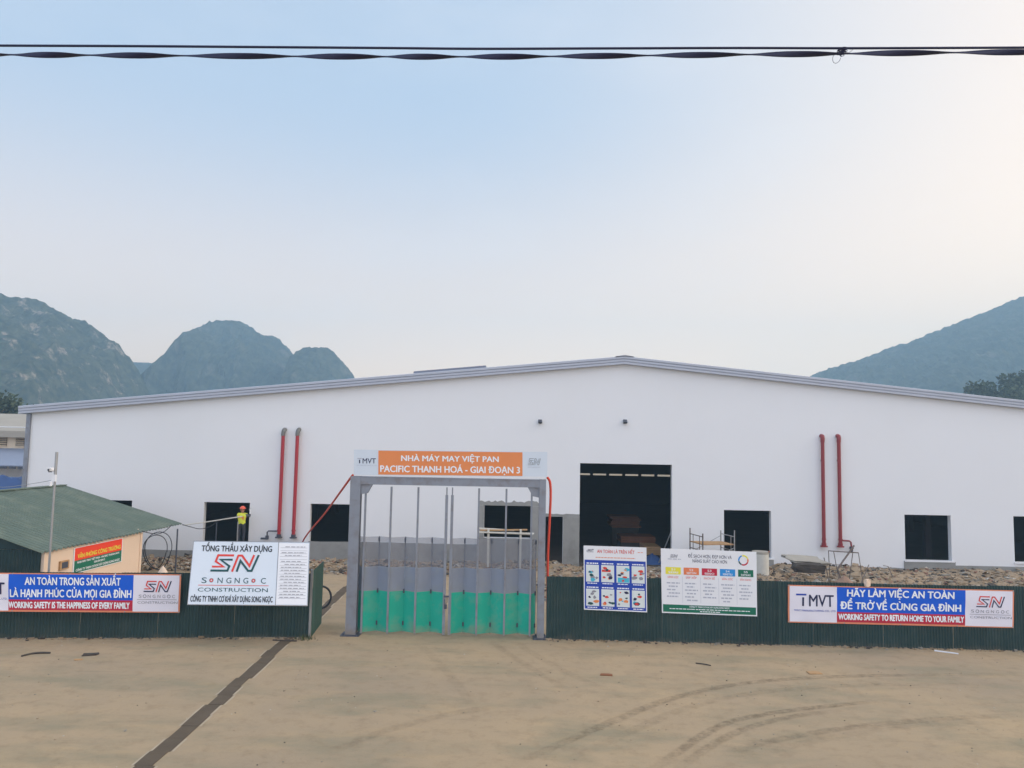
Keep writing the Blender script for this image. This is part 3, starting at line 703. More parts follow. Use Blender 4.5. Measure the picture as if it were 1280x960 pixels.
# ---- safety banners on the fence
def banner(tl, tr, br, bl, seed, label, words_, left_logo, uu, cat='banner', grp='safety banners tied to the site fence'):
    s = Sign(tl, tr, br, bl, .024, seed)
    t = thing('safety_banner', (s.at(.5, 0).x, s.at(.5, 0).y, s.at(.5, 0).z), label, cat, grp)
    m = MB(); s.slab(m, .004); obj('fabric', m, ORANGE_HEM, t, smooth=True)
    ua, ub = uu; h = .028; hu = .007
    fld = []
    for a0, a1 in ((hu, ua), (ub, 1 - hu)): m = MB(); s.rect(m, a0, h, a1, 1 - h, .010); fld.append(obj('white_field', m, BANNER_WHITE, t, smooth=True))
    m = MB(); s.rect(m, ua, .315, ub, 1 - h, .010); fb_ = obj('blue_field', m, BLUE, t, smooth=True)
    m = MB(); s.rect(m, ua, h + .02, ub, .315, .010); fr_ = obj('red_field', m, CRIM, t, smooth=True)
    for st, a, b, v0, v1 in words_[:2]: obj('lettering', s.text(st, a, b, v0, v1, .018, .036), WHITE_INK, fb_)
    st, a, b, v0, v1 = words_[2]; obj('lettering', s.text(st, a, b, v0, v1, .018, .055), WHITE_INK, fr_)
    # contractor logo to the right
    ru = 1 - ub
    sn_logo(s, ub + ru * .22, ub + ru * .80, .535, .83, .032, RED_INK, NAVY_INK, t, .018)
    m = MB()
    for ch, c in (('S', .12), ('N', .31), ('G', .415), ('N', .52), ('G', .625), ('C', .83)): s.text(ch, ub + ru * c, ub + ru * (c + .062), .385, .465, .018, 0, m)
    for c in (.245, .76): s.ring(m, ub + ru * c, .425, .034, .05, .018)
    obj('lettering', m, GREY_INK, t)
    m = MB(); s.rect(m, ub + ru * .09, .335, ub + ru * .93, .347, .018); s.text('CONSTRUCTION', ub + ru * .1, ub + ru * .95, .235, .295, .018, 0, m); obj('lettering', m, GREY_INK, t)
    # maker logo to the left
    m = s.text('MVT', ua * .43, ua * .93, .45, .75, .018, .015); s.rect(m, ua * .285, .45, ua * .325, .68, .018); obj('lettering', m, NAVY_INK, t)
    m = MB(); s.rect(m, ua * .16, .73, ua * .37, .775, .018); s.text('TMVT MANUFACTURING CO., LTD.', ua * .12, ua * .98, .31, .355, .018, .01, m); obj('lettering', m, BLUE_DK, t)
    m = MB()
    for u in (.004, .25, .5, .75, .996):
        for v in (.02, .98): m.tube([s.at(u, v, .012), s.at(u, v, -.05)], .018, 8)
    obj('tie', m, GALV, t)
    return t
yb = 22.78
banner(at(985, 731, yb), at(1267.5, 738, yb - .1), at(1267, 785, yb - .1), at(985, 778, yb), 4, 'blue and red safety banner with dark maker logo, right of the notice board', 
       [('HÃY LÀM VIỆC AN TOÀN', .262, .735, .735, .915), ('ĐỂ TRỞ VỀ CÙNG GIA ĐÌNH', .232, .765, .40, .58), ('WORKING SAFETY TO RETURN HOME TO YOUR FAMILY', .224, .778, .115, .265)], 0, (.217, .785))
bl_w = 225 + 57
yl0, yl1 = 21.75, 22.2
banner(at(-57, 715.5, 21.5), at(226.5, 718, 22.2), at(224.5, 766, 22.2), at(-57, 764, 21.5), 9, 'blue and red safety banner below the site office, left of the contractor board', 
       [('AN TOÀN TRONG SẢN XUẤT', .305, .728, .70, .89), ('LÀ HẠNH PHÚC CỦA MỌI GIA ĐÌNH', .242, .778, .385, .575), ('WORKING SAFETY IS THE HAPPINESS OF EVERY FAMILY', .236, .772, .10, .255)], 0, (.234, .786))

# ---- contractor sign
cs = thing('contractor_sign', at(310, 757, 22.1), 'white contractor board with large red and green emblem, tilted against the fence', 'sign')
_bl, _br, _tl = at(234, 756, 21.5), at(384.5, 757.5, 21.9), at(242, 676, 22.12)
def on_plane(px, py):
    n_ = (_br - _bl).cross(_tl - _bl); d_ = CAM_M @ Vector(((px - 640) / FPX, (480 - py) / FPX, -1)); o_ = Vector((0, 0, CAM_H))
    return o_ + d_ * (n_.dot(_bl - o_) / n_.dot(d_))
s = Sign(_tl, on_plane(387.5, 677.5), _br, _bl)
m = MB(); s.slab(m, .03); obj('board', m, SIGN_BLUE_WHITE, cs)
ud = .728
m = MB(); s.rect(m, ud + .004, .02, .992, .975, .003); obj('notice_panel', m, SIGN_WHITE, cs)
m = MB(); s.rect(m, ud - .002, 0, ud + .003, 1, .004); s.rect(m, 0, .99, 1, 1, .0045); s.rect(m, 0, 0, 1, .01, .0045); s.rect(m, 0, .0102, .004, .9898, .0045); s.rect(m, .996, .0102, 1, .9898, .0045); obj('frame', m, STEEL, cs)
m = s.text('TỔNG THẦU XÂY DỰNG', .075, ud - .055, .835, .925, .006, .03); s.text('CÔNG TY TNHH CƠ KHÍ XÂY DỰNG SONG NGỌC', .022, ud - .025, .05, .135, .006, .035, m); obj('lettering', m, BLACK_INK, cs)
sn_logo(s, .165, .565, .515, .785, .058, RED_INK, TEAL_INK, cs, .006)
m = MB()
for ch, a in (('S', .10), ('N', .232), ('G', .305), ('N', .375), ('G', .447), ('C', .595)): s.text(ch, a, a + .042, .335, .42, .006, -.004, m)
s.ring(m, .18, .378, .05, .058, .006); s.ring(m, .532, .378, .05, .058, .006)
s.text('CONSTRUCTION', .075, ud - .07, .205, .262, .006, 0, m); obj('lettering', m, TEAL_INK, cs)
m = MB(); s.rect(m, .075, .298, ud - .065, .306, .006)
s.ring(m, .18, .378, .022, .046, .006); s.ring(m, .532, .378, .022, .046, .006); obj('red_rule', m, RED_INK, cs)
m = MB()
for i in range(18):
    v = .90 - i * .0465; s.rect(m, ud + .018, v, .98, v + .004, .006)
    if i in (1, 4): continue
    words_bar(s, m, ud + .03 + (.03 if i % 3 == 0 else 0), .965 - (.03 if i % 2 else 0), v + .012, .011, .006, i)
obj('small_print', m, GREY_INK, cs)
for u in (.15, .5, .85):
    m = MB(); m.tube([s.at(u, .97, -.055), s.at(u, .03, -.055)], .022, 6); q = s.at(u, .06, -.06); m.tube([q, (q.x, q.y + .55, q.z)], .016, 6); obj('batten', m, STEEL, cs)

# ---- eight picture safety poster
yp = 22.82
sp = thing('safety_poster', at(769, 765, yp), 'square blue safety poster with eight pale picture panels on the fence', 'poster')
s = Sign(at(729.5, 682, yp), at(808, 684.5, yp), at(809, 765.5, yp), at(730, 762, yp))
m = MB(); s.slab(m, .02); obj('board', m, SIGN_WHITE, sp)
m = MB(); s.rect(m, .015, .018, .985, .782, .003); obj('blue_field', m, BLUE_DK, sp)
m = s.text('AN TOÀN LÀ TRÊN HẾT', .215, .81, .895, .945, .004, .012); obj('lettering', m, RED_INK, sp)
m = s.text('MVT', .07, .16, .895, .95, .004, .01); s.rect(m, .05, .9, .058, .935, .004); obj('lettering', m, NAVY_INK, sp)
m = MB(); words_bar(s, m, .19, .82, .818, .012, .004, 5); words_bar(s, m, .86, .95, .915, .01, .004, 6); obj('small_print', m, ORANGE_HEM, sp)
rnd = random.Random(12); pals = [RED_INK, NAVY_INK, CYAN, ORANGE, TEAL_INK, GREY_INK]
blobs = [MB() for _ in pals]; cells = MB(); heads = MB()
for r_ in range(2):
    for c_ in range(4):
        u0 = .035 + c_ * .242; v0 = .44 - r_ * .375
        s.rect(cells, u0, v0, u0 + .205, v0 + .265, .005)
        words_bar(s, heads, u0 + .01, u0 + .2, v0 + .28, .018, .005, c_ + 9 * r_); words_bar(s, heads, u0 + .02, u0 + .18, v0 - .03, .014, .005, c_ + 19 * r_)
        for k in range(7):
            cu_, cv_ = u0 + rnd.uniform(.03, .17), v0 + rnd.uniform(.03, .23)
            a0 = rnd.uniform(0, 6); rr = rnd.uniform(.014, .042)
            pts = [(cu_ + rr * rnd.uniform(.6, 1.6) * math.cos(a0 + j * 1.05), cv_ + rr * rnd.uniform(.4, 1) * math.sin(a0 + j * 1.05)) for j in range(6)]
            blobs[rnd.choice([0, 0, 1, 1, 2, 3, 4, 5, 5])].face([s.at(a, b, .007 + k * .0004) for a, b in pts])
s.rect(blobs[2], .035 + .242 * 2 + .02, .445, .035 + .242 * 2 + .2, .52, .0068)
s.rect(blobs[0], .035 + .242 + .01, .60, .035 + .242 + .15, .635, .0068)
obj('picture_panel', cells, PALE, sp); obj('caption', heads, WHITE_INK, sp)
for b_, p_ in zip(blobs, pals):
    if b_.v: obj('pictogram', b_, p_, sp)

# ---- five colour tidy workplace board
fs = thing('housekeeping_board', at(886, 770, yp), 'white notice board with five coloured heading tiles and green footer on the fence', 'notice board')
s = Sign(at(826, 685.5, yp), at(945.5, 690, yp), at(946.5, 770.5, yp), at(827.5, 766, yp))
m = MB(); s.slab(m, .02); obj('board', m, SIGN_WHITE, fs)
m = s.text('ĐỂ SẠCH HƠN, ĐẸP HƠN VÀ', .285, .74, .875, .925, .005, 0); s.text('NĂNG SUẤT CAO HƠN', .33, .69, .80, .85, .005, 0, m); obj('lettering', m, NAVY_INK, fs)
sn_logo(s, .095, .175, .865, .915, .012, GREY_INK, GREY_INK, fs, .005)
m = MB(); words_bar(s, m, .07, .21, .835, .012, .005, 2)
tiles = [('S1', 'SEIRI', YEL, 'SÀNG LỌC'), ('S2', 'SEITON', TILE_OR, 'SẮP XẾP'), ('S3', 'SEISO', TILE_CR, 'SẠCH SẼ'), ('S4', 'SEIKETSU', TILE_BL, 'SĂN SÓC'), ('S5', 'SHITSUKE', SIGN_GREEN, 'SẴN SÀNG')]
pinks = MB(); wt = MB()
for i, (a, b, c, d) in enumerate(tiles):
    u0 = .045 + i * .19; k = MB(); s.rect(k, u0, .605, u0 + .16, .715, .004); tl_ = obj('heading_tile', k, c, fs)
    obj('lettering', s.text(a, u0 + .06, u0 + .1, .665, .695, .007, .01), WHITE_INK, tl_); obj('lettering', s.text(b, u0 + .03, u0 + .13, .62, .648, .007, .02), WHITE_INK, tl_)
    obj('lettering', s.text(d, u0 + .02, u0 + .135, .545, .575, .005, 0), RED_INK, fs)
    for j in range(5 + (i % 2)): words_bar(s, m, u0 + .01 + .02 * (j % 2), u0 + .15 - .02 * ((j + i) % 3), .46 - j * .052, .02, .005, i * 10 + j)
    if i: s.rect(m, u0 - .016, .17, u0 - .0135, .57, .005)
obj('small_print', m, LGREY_INK, fs)
m = MB(); s.rect(m, .012, .02, .988, .135, .004); obj('green_footer', m, SIGN_GREEN, fs)
m = s.text('CÔNG TY TNHH CƠ KHÍ XÂY DỰNG SONG NGỌC', .29, .71, .098, .122, .007, .02); words_bar(s, m, .08, .93, .066, .012, .007, 3); words_bar(s, m, .4, .62, .035, .012, .007, 4); obj('lettering', m, WHITE_INK, fs)
for k, (c, a0, a1) in enumerate(((TILE_BL, 1.9, 3.3), (TEAL_INK, 3.35, 4.3), (TILE_CR, 4.35, 5.9), (TILE_OR, 5.95, 6.6), (YEL, 6.65, 8.1))):
    m = MB(); s.ring(m, .862, .862, .115, .155, .005, 0, a0, a1, 10); obj('colour_ring', m, c, fs)

# ------------------------------------------------------------------ site office shed
SX0 = -18.95
EZ, RDZ = 2.07, 3.66
shed = thing('site_office', (-17, 27, 0), 'low site office with weathered green corrugated roof and peach walls behind the fence', 'shed')
EA, EB = gnd(50, 691.5, EZ), gnd(228, 655, EZ)
_ap = at(80, 607, EB.y); SX0, RDZ = _ap.x, _ap.z
m = MB()     # roof sheet corrugated along the slope
PER, NR = 6, 40
N = PER * NR
for i in range(N + 1):
    f = i / N; y = EA.y + (EB.y - EA.y) * f; a = .036 * max(-.7, min(.7, 1.4 * math.cos(i * 2 * math.pi / PER))) + (.012 if (i // (PER * 5)) % 2 else 0)
    xe = EA.x + (EB.x - EA.x) * f
    m.v += [Vector((xe, y, EZ + a)), Vector((SX0, y, RDZ + a)), Vector((SX0 * 2 - xe, y, EZ + a))]
for i in range(N):
    k = 3 * i; m.f += [[k, k + 3, k + 4, k + 1], [k + 1, k + 4, k + 5, k + 2]]; m.m += [0, 0]
rfo = obj('roof', m, SHED_ROOF, shed, recalc=False)
m = MB(); m.box((SX0 - .14, EA.y, RDZ + .01), (SX0 + .14, EB.y, RDZ + .05)); obj('ridge_cap', m, SHED_ROOF, rfo)
W0, W1 = gnd(55, 694, EZ - .12), gnd(177, 668.3, EZ - .12); W0.z = W1.z = 0
wd_ = (W1 - W0).normalized(); wn_ = Vector((wd_.y, -wd_.x, 0))     # outward, towards the gate
m = MB(); m.prism([W0, W1, W1 - wn_ * .08, W0 - wn_ * .08], (0, 0, EZ - .02)); 
m.prism([W1 - wd_ * .1 + wn_ * .03, W1 + wd_ * .03 + wn_ * .03, W1 + wd_ * .03 - wn_ * .02, W1 - wd_ * .1 - wn_ * .02], (0, 0, EZ - .03)); m.prism([W0 - wd_ * .02 + wn_ * .03, W0 + wd_ * .06 + wn_ * .03, W0 + wd_ * .06 - wn_ * .02, W0 - wd_ * .02 - wn_ * .02], (0, 0, EZ - .04))
obj('side_wall', m, SHED_WALL, shed)
m = MB(); m.box((-23.5, W1.y - .1, 0), (W1.x - .1, W1.y - .02, EZ + .1)); obj('rear_wall', m, SHED_WALL, shed)
m = corr_sheet((-23.5, W0.y, 0), (W0.x - .1, W0.y, 0), 0, EZ + .04, 76, .014); obj('gable_cladding', m, FENCE_G, shed, recalc=False)
m = MB(); m.prism([(-23.3, W0.y + .01, EZ + .045), (W0.x - .1, W0.y + .01, EZ + .045), (SX0, W0.y + .01, RDZ - .06)], (0, .03, 0)); obj('gable_panel', m, FENCE_G, shed)
def wl(d, z, o): return W0 + wd_ * d + wn_ * o + Vector((0, 0, z))
m = MB(); m.prism([wl(.75, 1.36, .002), wl(1.2, 1.36, .002), wl(1.2, 1.36, .07), wl(.75, 1.36, .07)], (0, 0, .28)); m.prism([wl(.82, 1.4, .071), wl(1.13, 1.4, .071), wl(1.13, 1.4, .075), wl(.82, 1.4, .075)], (0, 0, .2), 1); obj('vent_box', m, [WOOD, STEEL_DK], shed)
pp = gnd(222, 662, EZ)
for dx in (0, -4):
    m = MB(); m.tube([(pp.x + dx, pp.y, 0), (pp.x + dx, pp.y, EZ + .03)], .032, 8); obj('porch_post', m, STEEL_DK, shed)
def wallhit(px, py, o=.03):
    d_ = CAM_M @ Vector(((px - 640) / FPX, (480 - py) / FPX, -1)); o_ = Vector((0, 0, CAM_H)); return o_ + d_ * (wn_.dot(W0 + wn_ * o - o_) / wn_.dot(d_))
# office sign on wall
q0, q1 = wallhit(91, 716), wallhit(152, 702); zt_ = wallhit(152, 673).z; z0_ = q1.z; q0.z = q1.z = 0
ss = thing('office_sign', q0.lerp(q1, .5) + Vector((0, 0, z0_)), 'red and green site office sign on the peach shed wall', 'sign')
Z_ = lambda p, z: Vector((p.x, p.y, z))
s = Sign(Z_(q0, zt_), Z_(q1, zt_), Z_(q1, z0_), Z_(q0, z0_)); s.n = wn_
m = MB(); s.slab(m, .03); obj('board', m, SIGN_WHITE, ss)
m = MB(); s.rect(m, .015, .5, .985, .985, .003); obj('red_field', m, SIGN_RED, ss)
m = MB(); s.rect(m, .015, .03, .985, .5, .003); obj('green_field', m, SIGN_GREEN, ss)
m = s.text('VĂN PHÒNG CÔNG TRƯỜNG', .07, .95, .58, .735, .007, .03); obj('lettering', m, YEL, ss)
m = s.text('NHÀ MÁY MAY VIỆT PAN - PACIFIC THANH HOÁ', .07, .93, .38, .455, .007, .03); s.text('GIAI ĐOẠN 3', .4, .62, .25, .325, .007, .03, m); s.text('CÔNG TY TNHH CƠ KHÍ XÂY DỰNG SONG NGỌC', .05, .95, .08, .165, .007, .03, m); obj('lettering', m, WHITE_INK, ss)

# cctv pole
c0 = at(62, 760, 22.6); c0.z = 0
cp = thing('camera_pole', c0, 'thin grey pole with white security cameras rising in front of the green roof', 'pole')
X = at(66, 640, 22.6).x; zt = at(68, 565, 22.6).z; zc = at(67, 588, 22.6).z
m = MB(); m.tube([(X, 22.6, 0), (X, 22.6, zc - .3)], .032, 10); m.tube([(X, 22.6, zc - .3), (X, 22.6, zt)], .042, 10); obj('pole', m, GALV, cp)
m = MB(); m.tube([(X - .02, 22.55, zc + .02), (X - .12, 22.5, zc + .02)], .06, 10, rs=[.05, .075]); m.box((X - .2, 22.42, zc + .04), (X - .03, 22.58, zc + .085)); sc0 = obj('security_camera', m, SIGN_WHITE, cp)
m = MB(); m.tube([(X - .1, 22.5, zc - .05), (X - .1, 22.5, zc + .0)], .05, 10); m.tube([(X - .1, 22.41, zc + .02), (X - .1, 22.405, zc + .02)], .03, 10); obj('camera_lens', m, DARKGLASS, sc0)
m = MB(); m.box((X - .05, 22.5, zc - .32), (X + .07, 22.56, zc - .12)); m.tube([(X - .06, 22.5, zc - .45), (X - .06, 22.5, zc - .32)], .04, 8); obj('junction_box', m, SIGN_WHITE, cp)
hose('thin_wire', [at(66, 600, 22.6), at(50, 603, 24), at(30, 606, 27), at(0, 609, 30), at(-60, 606, 33)], .009, GALV, 'thin pale wire running left from the camera pole', 'wire', 5)
hose('power_wire', [at(228, 655.5, 31.7), at(238, 658.5, 32.5), at(250, 661, 33.5), at(262, 658.5, 35), at(275, 650, 36), at(290, 645.5, 36.2), at(301, 649, 36.3)], .016, RUBBER, 'black wire drooping from the shed roof tip to the worker', 'wire', 5)
hose('power_wire', [at(215, 656, 31.2), at(206, 664, 31), at(197, 667.5, 30.5), at(186, 666, 29), at(178, 664, 28.6)], .016, RUBBER, 'short black wire sagging under the shed roof eave', 'wire', 5)
# coil of pipe behind the shed
m = MB()
for k in range(2):
    c_ = at(194 + k * 2.5, 690 - k, 30.6); rx_, rz_ = (.52, .74) if k else (.46, .66)
    m.tube([(c_.x + rx_ * math.cos(a * math.pi / 20), 30.6 + .1 * k + .12 * math.sin(a * .3), c_.z + rz_ * math.sin(a * math.pi / 20)) for a in range(41)], .018, 6, caps=False)
tag(obj('pipe_coil', m, RUBBER), 'black coil of flexible pipe standing beside the shed wall', 'pipe coil')

# ------------------------------------------------------------------ rubble strip and site objects
def rub_h(x, y):
    f0 = 33.4 if x < 1.2 else 27.5
    e = max(0, min(1, (y - f0) / 1.2)) * max(0, min(1, (36.97 - y) / .8 + .45))
    h = .16 + .22 * noise.fractal(Vector((x * .35, y * .5, 2)), .8, 2.1, 4) + .07 * noise.fractal(Vector((x * 2, y * 2, 8)), .7, 2.2, 3)
    if x > 12.5: h += .12
    if -.5 < x - 5.6 < .0: pass
    d = 1.0
    if 3.2 < x < 8 and y > 33: d = .5
    return max(0, h) * e * d
m = MB()
def rg(x0, x1, y0, y1, nx, ny):
    m.grid(lambda u, v: (x0 + (x1 - x0) * u, y0 + (y1 - y0) * v, rub_h(x0 + (x1 - x0) * u, y0 + (y1 - y0) * v) - .012), nx, ny)
rg(-23, 1.2, 33.2, 36.9, 240, 36); rg(1.204, 34, 27.3, 36.9, 320, 90)
rnd = random.Random(5)
pal = [SOIL, mat('dull_brick', lin(136, 104, 88), .9, var=.3, scale=4), mat('dull_concrete', lin(140, 134, 124), .9, var=.25, scale=4), mat('old_timber', lin(140, 120, 94), .9, var=.3, scale=4), DARKDEB, mat('pale_scraps', lin(184, 178, 168), .9, var=.2, scale=4)]
for i in range(11000):
    x = rnd.uniform(-22.5, 33)
    y = rnd.uniform(33.5, 36.6) if x < 1.2 else rnd.uniform(27.8, 36.6)
    z = rub_h(x, y)
    if z < .03 and rnd.random() < .6: continue
    k = rnd.choice([1, 2, 2, 2, 3, 3, 4, 4, 5, 0, 0, 0, 0])
    if k == 3: sz = (rnd.uniform(.06, .4), rnd.uniform(.015, .04), .01)
    elif k == 5: sz = (rnd.uniform(.03, .15), rnd.uniform(.02, .06), .008)
    elif k == 1: sz = (.075, .042, .03)
    else:
        q = rnd.uniform(.02, .085) * (1 if rnd.random() < .95 else 2.2); sz = (q, q * rnd.uniform(.5, .9), q * rnd.uniform(.25, .6))
    M = Matrix.Translation((x, y, z)) @ Matrix.Rotation(rnd.uniform(0, 6.3), 4, 'Z') @ Matrix.Rotation(rnd.uniform(-.5, .5), 4, 'X') @ Matrix.Rotation(rnd.uniform(-.4, .4), 4, 'Y')
    b0 = len(m.v); m.box((-sz[0], -sz[1], -sz[2]), sz, k, M)
    for j in range(b0, b0 + 8): m.v[j] += Vector((rnd.uniform(-1, 1) * sz[0], rnd.uniform(-1, 1) * sz[1], rnd.uniform(-1, 1) * sz[2])) * .3
tag(obj('rubble', m, pal, recalc=False), 'strip of broken brick, timber and concrete rubble along the factory front', 'rubble', kind='stuff')

# dust and crumbs along the foot of the fences
m = MB()
for i in range(620):
    if rnd.random() < .5: t_ = rnd.random(); p = gl0.lerp(glm, t_) if rnd.random() < .4 else glm.lerp(gl1, t_)
    else: t_ = rnd.random(); p = gr0.lerp(gnd(1280, 813.5), t_)
    q = rnd.uniform(.008, .04) * (1 if rnd.random() < .9 else 1.9)
    M = Matrix.Translation((p.x, p.y - abs(rnd.gauss(.03, .09)) - .02, q * .2)) @ Matrix.Rotation(rnd.uniform(0, 6.3), 4, 'Z')
    b0 = len(m.v); m.box((-q, -q * .7, -q * .4), (q, q * .7, q * .5), rnd.choice([0, 0, 1, 2, 3]), M)
    for j in range(b0, b0 + 8): m.v[j] += Vector((rnd.uniform(-1, 1), rnd.uniform(-1, 1), rnd.uniform(-1, 1))) * q * .3
tag(obj('crumbs', m, [SOIL, pal[2], DARKDEB, pal[3]], recalc=False), 'loose crumbs of soil and concrete along the foot of the fence', 'debris', kind='stuff')

def chunk(name, c, sx, sy, sz, m_, label, cat, rot=(0, 0, 0), seed=1, cuts=3):
    bm = bmesh.new(); bmesh.ops.create_cube(bm, size=1); bmesh.ops.subdivide_edges(bm, edges=bm.edges, cuts=cuts, use_grid_fill=True)
    mb = MB(); Rm = Matrix.Rotation(rot[2], 3, 'Z') @ Matrix.Rotation(rot[1], 3, 'Y') @ Matrix.Rotation(rot[0], 3, 'X')
    bm.verts.ensure_lookup_table()
    for v in bm.verts:
        p = Vector((v.co.x * sx, v.co.y * sy, v.co.z * sz)); n = noise.noise_vector(v.co * 2.3 + Vector((seed, seed, 0)))
        mb.v.append(Rm @ (p + Vector((n.x * sx, n.y * sy, n.z * sz)) * .16) + Vector(c))
    for f in bm.faces: mb.f.append([v.index for v in f.verts]); mb.m.append(0)
    bm.free(); return tag(obj(name, mb, m_), label, cat)
def heap(name, c, rx, ry, h, m_, label, cat, seed=0):
    mb = MB()
    def fn(u, v):
        r = v; a = u * 2 * math.pi
        k = (1 - r) ** 1.0 if r > .15 else .85 + .15 * (1 - r / .15)
        wob = 1 + .22 * noise.noise(Vector((math.cos(a) * 1.3, math.sin(a) * 1.3, seed)))
        x, y = math.cos(a) * r * rx * wob, math.sin(a) * r * ry * wob
        return (c[0] + x, c[1] + y, c[2] - .05 + h * k + .1 * h * noise.fractal(Vector((x * 3, y * 3, seed)), .8, 2, 3))
    mb.grid(fn, 36, 14); return tag(obj(name, mb, m_, smooth=True, recalc=False), label, cat)
p = at(1055, 716, 30); heap('sand_heap', (p.x, 30, .1), 1.15, 1.1, .85, SAND, 'small brown sand heap behind the right banner, under the wire trestle', 'sand heap', 3)
p = at(1023, 718, 30.5); heap('gravel_heap', (p.x, 30.6, .1), .8, .9, .62, CONC, 'small grey gravel heap beside the brown sand heap', 'gravel heap', 8)
p = at(1008, 697, 31.5); chunk('concrete_slab', (p.x, 31.6, p.z - .12), 1.5, .9, .14, CONC, 'pale broken concrete slab lying tilted on the rubble', 'slab', (.15, .08, .2), 4)
p = at(1010, 706, 31); chunk('dark_slab', (p.x, 31.0, p.z - .1), 1.2, .5, .3, DARKDEB, 'dark slab fragment under the pale broken concrete slab', 'slab', (.1, .02, .1), 6)
p = at(1120, 729, 26.5); chunk('timber_board', (p.x + .7, 27.6, .7), 2.2, .25, .05, WOOD_PALE, 'long pale board on the rubble just above the right banner', 'board', (0, .0, .05), 2)
p = at(202, 713, 25.5); heap('cement_bag_cover', (p.x, 25.6, .95), .42, .4, .62, SHED_WALL, 'rounded cream cover poking above the fence beside the shed', 'cover', 5)
m = MB(); m.box((p.x - .3, 25.3, 0), (p.x + .3, 25.9, 1.0)); m.box((p.x - .36, 25.24, .98), (p.x + .36, 25.96, 1.02)); tag(obj('wooden_crate', m, WOOD), 'wooden crate under the cream cover beside the shed', 'crate')
p = at(1085, 731, 22.7); chunk('cloth_scrap', (p.x, 22.74, 1.86), .14, .1, .2, SHED_WALL, 'small cream cloth scrap caught on the top hem of the right banner', 'cloth', (0, 0, .3), 2, 2)

# wire trestle, leaning bars
ty = 31.0
A, B, C_, D = at(1042, 689, ty), at(1073, 691, ty), at(1052, 733, ty - .4), at(1081, 730, ty - .4)
tr = thing('wire_trestle', ((A.x + B.x) / 2, ty, .1), 'thin dark metal trestle standing over the brown sand heap', 'trestle')
m = MB(); m.tube([A, B], .022, 6); m.tube([A + Vector((0, .5, -.05)), B + Vector((0, .5, -.05))], .018, 6); m.tube([A, A + Vector((0, .5, -.05))], .018, 6); m.tube([B, B + Vector((0, .5, -.05))], .018, 6); obj('top_frame', m, RUSTY, tr)
for P, Q in ((A, C_), (B, D), (A + Vector((0, .5, -.05)), C_ + Vector((.1, 1.3, -.2))), (B + Vector((0, .5, -.05)), D + Vector((-.1, 1.3, -.2)))):
    m = MB(); m.tube([P, Vector((Q.x, Q.y, .05))], .015, 6); obj('leg', m, RUSTY, tr)
m = MB(); m.tube([(C_.x - .1, 30.2, .4), at(1047, 711, 30.4), at(1067.5, 682, 30.9)], .035, 6); tag(obj('steel_bar', m, RUSTY), 'long grey steel bar leaning across the wire trestle', 'bar')
m = MB(); m.tube([Vector((at(1037, 716, 32).x, 32, .2)), at(1030, 697, 32.3)], .02, 6); tag(obj('steel_bar', m, RUSTY), 'thin rod sticking out of the rubble left of the trestle', 'rod')
m = MB(); p0 = at(1075, 716, 31.5); p0.z = .3; m.tube([p0, at(1086, 706, 32)], .018, 6); tag(obj('steel_bar', m, RUSTY), 'short rod jutting up right of the wire trestle', 'rod')
m = MB(); p0 = at(1118, 712, 33); m.tube([(p0.x, 33, .25), at(1110, 708, 33.2), at(1104, 707, 33.4)], .018, 6); tag(obj('steel_bar', m, RUSTY), 'bent rod in the rubble left of the square window', 'rod')

# scaffold by the doorway
def sp_(px, Y): return at(px, 680, Y).x
sc_ = thing('scaffold_tower', (sp_(890, 35), 35, 0), 'low scaffold of two ladder frames with a plank deck by the big doorway', 'scaffold')
fr4 = [(862.5, 35.9, 660), (878.5, 34.6, 667), (901, 36.0, 663), (918, 34.8, 663)]
tops = []
for px, Y, py in fr4:
    x = sp_(px, Y); zt = at(px, py, Y).z; tops.append((x, Y, zt)); m = MB(); m.tube([(x, Y, .05), (x, Y, zt)], .03, 8); m.box((x - .07, Y - .07, .0), (x + .07, Y + .07, .05)); obj('upright', m, RUSTY if px < 900 else GALV, sc_)
for i, j in ((0, 1), (2, 3)):
    m = MB(); a, b = tops[i], tops[j]
    for dz in (.15, .78, 1.35): m.tube([(a[0], a[1], min(a[2], b[2]) - dz), (b[0], b[1], min(a[2], b[2]) - dz)], .022, 6)
    for f in (.25, .75):
        xx, yy = a[0] + (b[0] - a[0]) * f, a[1] + (b[1] - a[1]) * f; m.tube([(xx, yy, .3), (xx, yy, min(a[2], b[2]) - .15)], .016, 6)
    obj('end_frame', m, RUSTY if i == 0 else GALV, sc_)
m = MB(); zd = at(895, 680, 35.2).z
m.prism([(tops[0][0], tops[0][1] - .1, zd), (tops[1][0], tops[1][1] + .1, zd), (tops[3][0], tops[3][1] + .1, zd), (tops[2][0], tops[2][1] - .1, zd)], (0, 0, .05)); obj('plank_deck', m, WOOD, sc_)
m = MB(); m.tube([(tops[0][0], tops[0][1], zd - .5), (tops[2][0], tops[2][1], zd + .3)], .016, 6); m.tube([(tops[1][0], tops[1][1], zd - .9), (tops[3][0], tops[3][1], zd - .1)], .016, 6); obj('brace', m, GALV, sc_)
# cylinder beside board
p = at(950.5, 700, 34.2); bt = thing('concrete_pipe', (p.x, 34.2, .1), 'pale upright concrete pipe standing between the notice board and square window', 'pipe')
zt = at(950, 689, 34.2).z
m = MB(); m.tube([(p.x, 34.2, .05), (p.x, 34.2, zt - .1)], .36, 24); obj('pipe_body', m, WOOD_PALE, bt)
m = MB(); m.tube([(p.x, 34.2, zt - .1), (p.x, 34.2, zt)], .36, 24, rs=[.375, .36]); obj('rim', m, CONC, bt)
m = MB(); m.tube([(p.x + .3, 33.95, zt), (p.x + .32, 33.95, zt + .05)], .04, 8); obj('cap', m, BRICK, bt)

